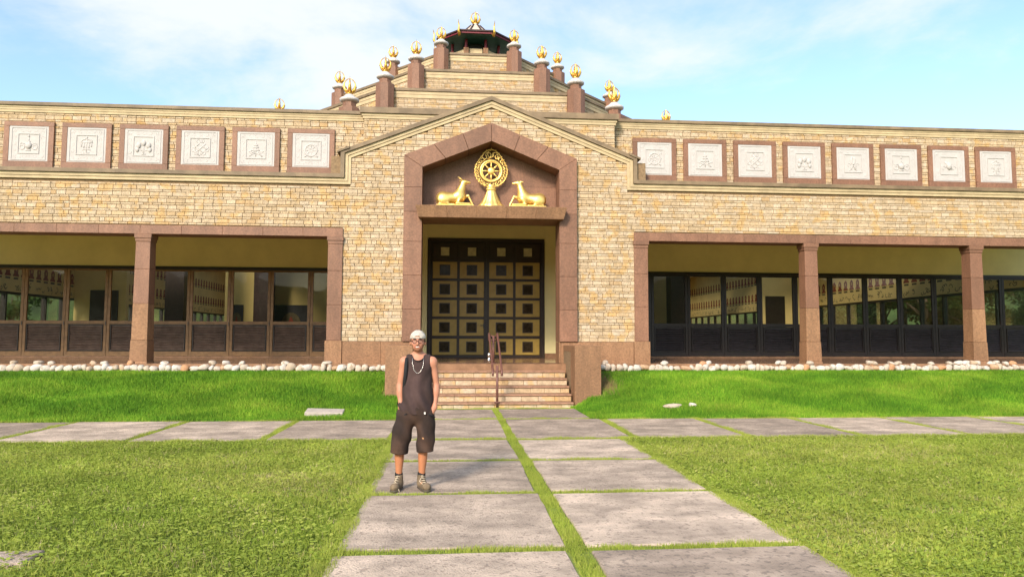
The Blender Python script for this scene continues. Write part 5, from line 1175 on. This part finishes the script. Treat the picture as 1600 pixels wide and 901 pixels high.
    # cargo shorts
    def shorts(X, Y, Z):
        d = sd_ell(X, Y, Z, (-0.008, 0.005, 0.86), (0.192, 0.138, 0.16))
        for s, (hx, kx, _) in zip((-1, 1), LEG):
            kx2 = -0.182 if s < 0 else 0.108
            d = smin(d, sd_cap(X, Y, Z, (hx - (0.03 if s < 0 else -0.035), 0.0, 0.80), (kx2, -0.005, 0.40), 0.104, 0.099, 1.15), 0.035)
            d = smin(d, sd_ell(X, Y, Z, (kx2 + s * 0.060, 0.01, 0.60), (0.030, 0.055, 0.07)), 0.04)
        fold = 0.0045 * np.sin(Z * 34 + X * 20 + 1.5 * np.sin(X * 9)) + 0.004 * np.sin(X * 45 + Z * 12)
        return np.maximum(np.maximum(d + fold, 0.405 + 0.012 * np.sin(X * 12) - Z), Z - 0.93)
    def short_tint(V):
        c = np.array([0.032, 0.019, 0.015]) + np.clip(0.5 + np.sin(V[:, 0] * 18 + 2) * np.sin(V[:, 2] * 11), 0, 1.5)[:, None] * np.array([0.036, 0.018, 0.010])
        m = ((V[:, 0] - 0.085)**2 + (V[:, 2] - 0.575)**2 < 0.011**2) & (V[:, 1] < 0); c[m] = (0.50, 0.26, 0.13); return c
    sh = net_obj('shorts', shorts, (-0.34, -0.18, 0.37), (0.28, 0.2, 0.96), 0.0085, 'cloth_shorts', t, smooth_it=1, tint=short_tint)
    for s, x in ((-1, -0.284), (1, 0.212)):
        MB().tube([(XT + s * 0.115, -0.135, 0.845), (XT + s * 0.16, -0.115, 0.815), (XT + s * 0.195, -0.06, 0.80)], 0.006, 6).build('pocket_seam', 'black_cloth', t, smooth=True)
    # backwards cap with the strap arch over the forehead
    def cap(X, Y, Z):
        d = sd_ell(X, Y, Z, (HX, HY + 0.012, 1.672), (0.089, 0.107, 0.092))
        d = np.maximum(d, 1.664 + 0.10 * (Y - HY) * -0.25 - Z)
        d = np.maximum(d, -sd_ell(X, Y, Z, (HX, HY - 0.115, 1.672), (0.047, 0.06, 0.030)))
        d = smin(d, sd_ell(X, Y, Z, (HX, HY + 0.15, 1.655), (0.07, 0.07, 0.012)), 0.015)
        return d + 0.0018 * np.sin(X * 90) * np.sin(Z * 80)
    cp = net_obj('cap', cap, (-0.12, -0.17, 1.6), (0.14, 0.24, 1.81), 0.0062, 'hat', t, smooth_it=1)
    MB().tube([(HX + 0.080 * math.sin(a), HY + 0.012 - 0.103 * math.cos(a), 1.674 + 0.002 * math.cos(a)) for a in np.linspace(-1.2, 1.2, 13)], 0.0075, 6).build('cap_strap', 'hat', cp, smooth=True)
    # glasses
    gl = MB(); 
    for s in (-1, 1):
        gl.tube([(HX + s * 0.032 + 0.0245 * math.cos(a), HY - 0.106 + 0.012 * abs(math.cos(a)) * (1 if math.cos(a) * s > 0 else 0), 1.638 + 0.021 * math.sin(a)) for a in np.linspace(0, 2 * math.pi, 18, endpoint=False)], 0.0034, 5, True)
        gl.tube([(HX + s * 0.057, HY - 0.094, 1.646), (HX + s * 0.076, HY - 0.05, 1.644), (HX + s * 0.082, HY + 0.01, 1.635)], 0.0028, 5)
    gl.tube([(HX - 0.008, HY - 0.107, 1.642), (HX, HY - 0.11, 1.645), (HX + 0.008, HY - 0.107, 1.642)], 0.003, 5)
    gl.build('glasses', 'lens_frame', t, smooth=True)
    # necklace, bag strap
    nk = [(XT + 0.062 * math.sin(a) * (1.0 if abs(a) > 1.3 else 1.03), -0.045 - 0.092 * max(0, math.cos(a))**0.38, 1.482 - 0.195 * max(0, math.cos(a))**0.8) for a in np.linspace(-1.57, 1.57, 25)]
    MB().tube(nk, 0.0019, 6).build('necklace', 'silver', t, smooth=True)
    st = MB(); P = [(XT - 0.125, 0.10, 1.40), (XT - 0.125, 0.03, 1.468), (XT - 0.128, -0.045, 1.445), (XT - 0.132, -0.092, 1.38), (XT - 0.138, -0.098, 1.28), (XT - 0.15, -0.075, 1.16), (XT - 0.158, -0.02, 1.08), (XT - 0.15, 0.08, 1.05)]
    st.tube(P, 0.019, 8, squash=0.45); st.build('bag_strap', 'black_cloth', t, smooth=True)
    net_obj('backpack', lambda X, Y, Z: sd_ell(X, Y, Z, (XT, 0.19, 1.22), (0.125, 0.085, 0.2)), (-0.14, 0.08, 0.98), (0.18, 0.3, 1.46), 0.016, 'black_cloth', t)
    # boots
    for s, ax_, tx in ((-1, LEG[0][2], -0.035), (1, LEG[1][2], 0.065)):
        def boot(X, Y, Z):
            d = sd_cap(X, Y, Z, (ax_, 0.03, 0.07), (ax_ - 0.002 * s, 0.025, 0.145), 0.049, 0.046)
            d = smin(d, sd_cap(X, Y, Z, (ax_, 0.045, 0.05), (ax_ + tx, -0.125, 0.04), 0.046, 0.043), 0.03)
            d = smin(d, sd_ell(X, Y, Z, (ax_ + tx * 0.95, -0.12, 0.052), (0.048, 0.06, 0.036)), 0.02)
            d = np.maximum(d, -sd_cap(X, Y, Z, (ax_, 0.025, 0.13), (ax_, 0.025, 0.3), 0.036, 0.036))
            return np.maximum(np.maximum(d, 0.014 - Z), Z - 0.168)
        bt = net_obj('boot', boot, (ax_ - 0.13, -0.24, 0.0), (ax_ + 0.15, 0.14, 0.2), 0.0075, 'shoe', t, smooth_it=1)
        net_obj('sole', lambda X, Y, Z: np.maximum(sd_cap(X, Y, Z * 0, (ax_, 0.05, 0), (ax_ + tx, -0.13, 0), 0.049, 0.050), np.abs(Z - 0.012) - 0.011), (ax_ - 0.13, -0.24, -0.02), (ax_ + 0.15, 0.14, 0.05), 0.007, 'sole', bt, smooth_it=0)
        lc = MB()
        for q in range(4):
            u = q / 3; cxl, cyl, czl = ax_ + tx * (0.18 + 0.42 * u), -0.018 - 0.075 * u, 0.150 - 0.058 * u
            lc.tube([(cxl - 0.026, cyl + 0.012, czl - 0.006), (cxl, cyl - 0.012, czl + 0.004), (cxl + 0.026, cyl + 0.008, czl - 0.010)], 0.0042, 5)
        lc.tube([(ax_ + tx * 0.2, -0.035, 0.15), (ax_ + tx * 0.2 - 0.03, -0.06, 0.10), (ax_ + tx * 0.4 + 0.01, -0.115, 0.06), (ax_ + tx * 0.5 + 0.04, -0.16, 0.012)], 0.004, 5)
        lc.build('laces', 'lace', bt, smooth=True)
        MB().lathe([(0.044, 0.145), (0.045, 0.165), (0.041, 0.185), (0.037, 0.187)], 14, (ax_, 0.025)).build('sock', 'black_cloth', t, smooth=True)
person()
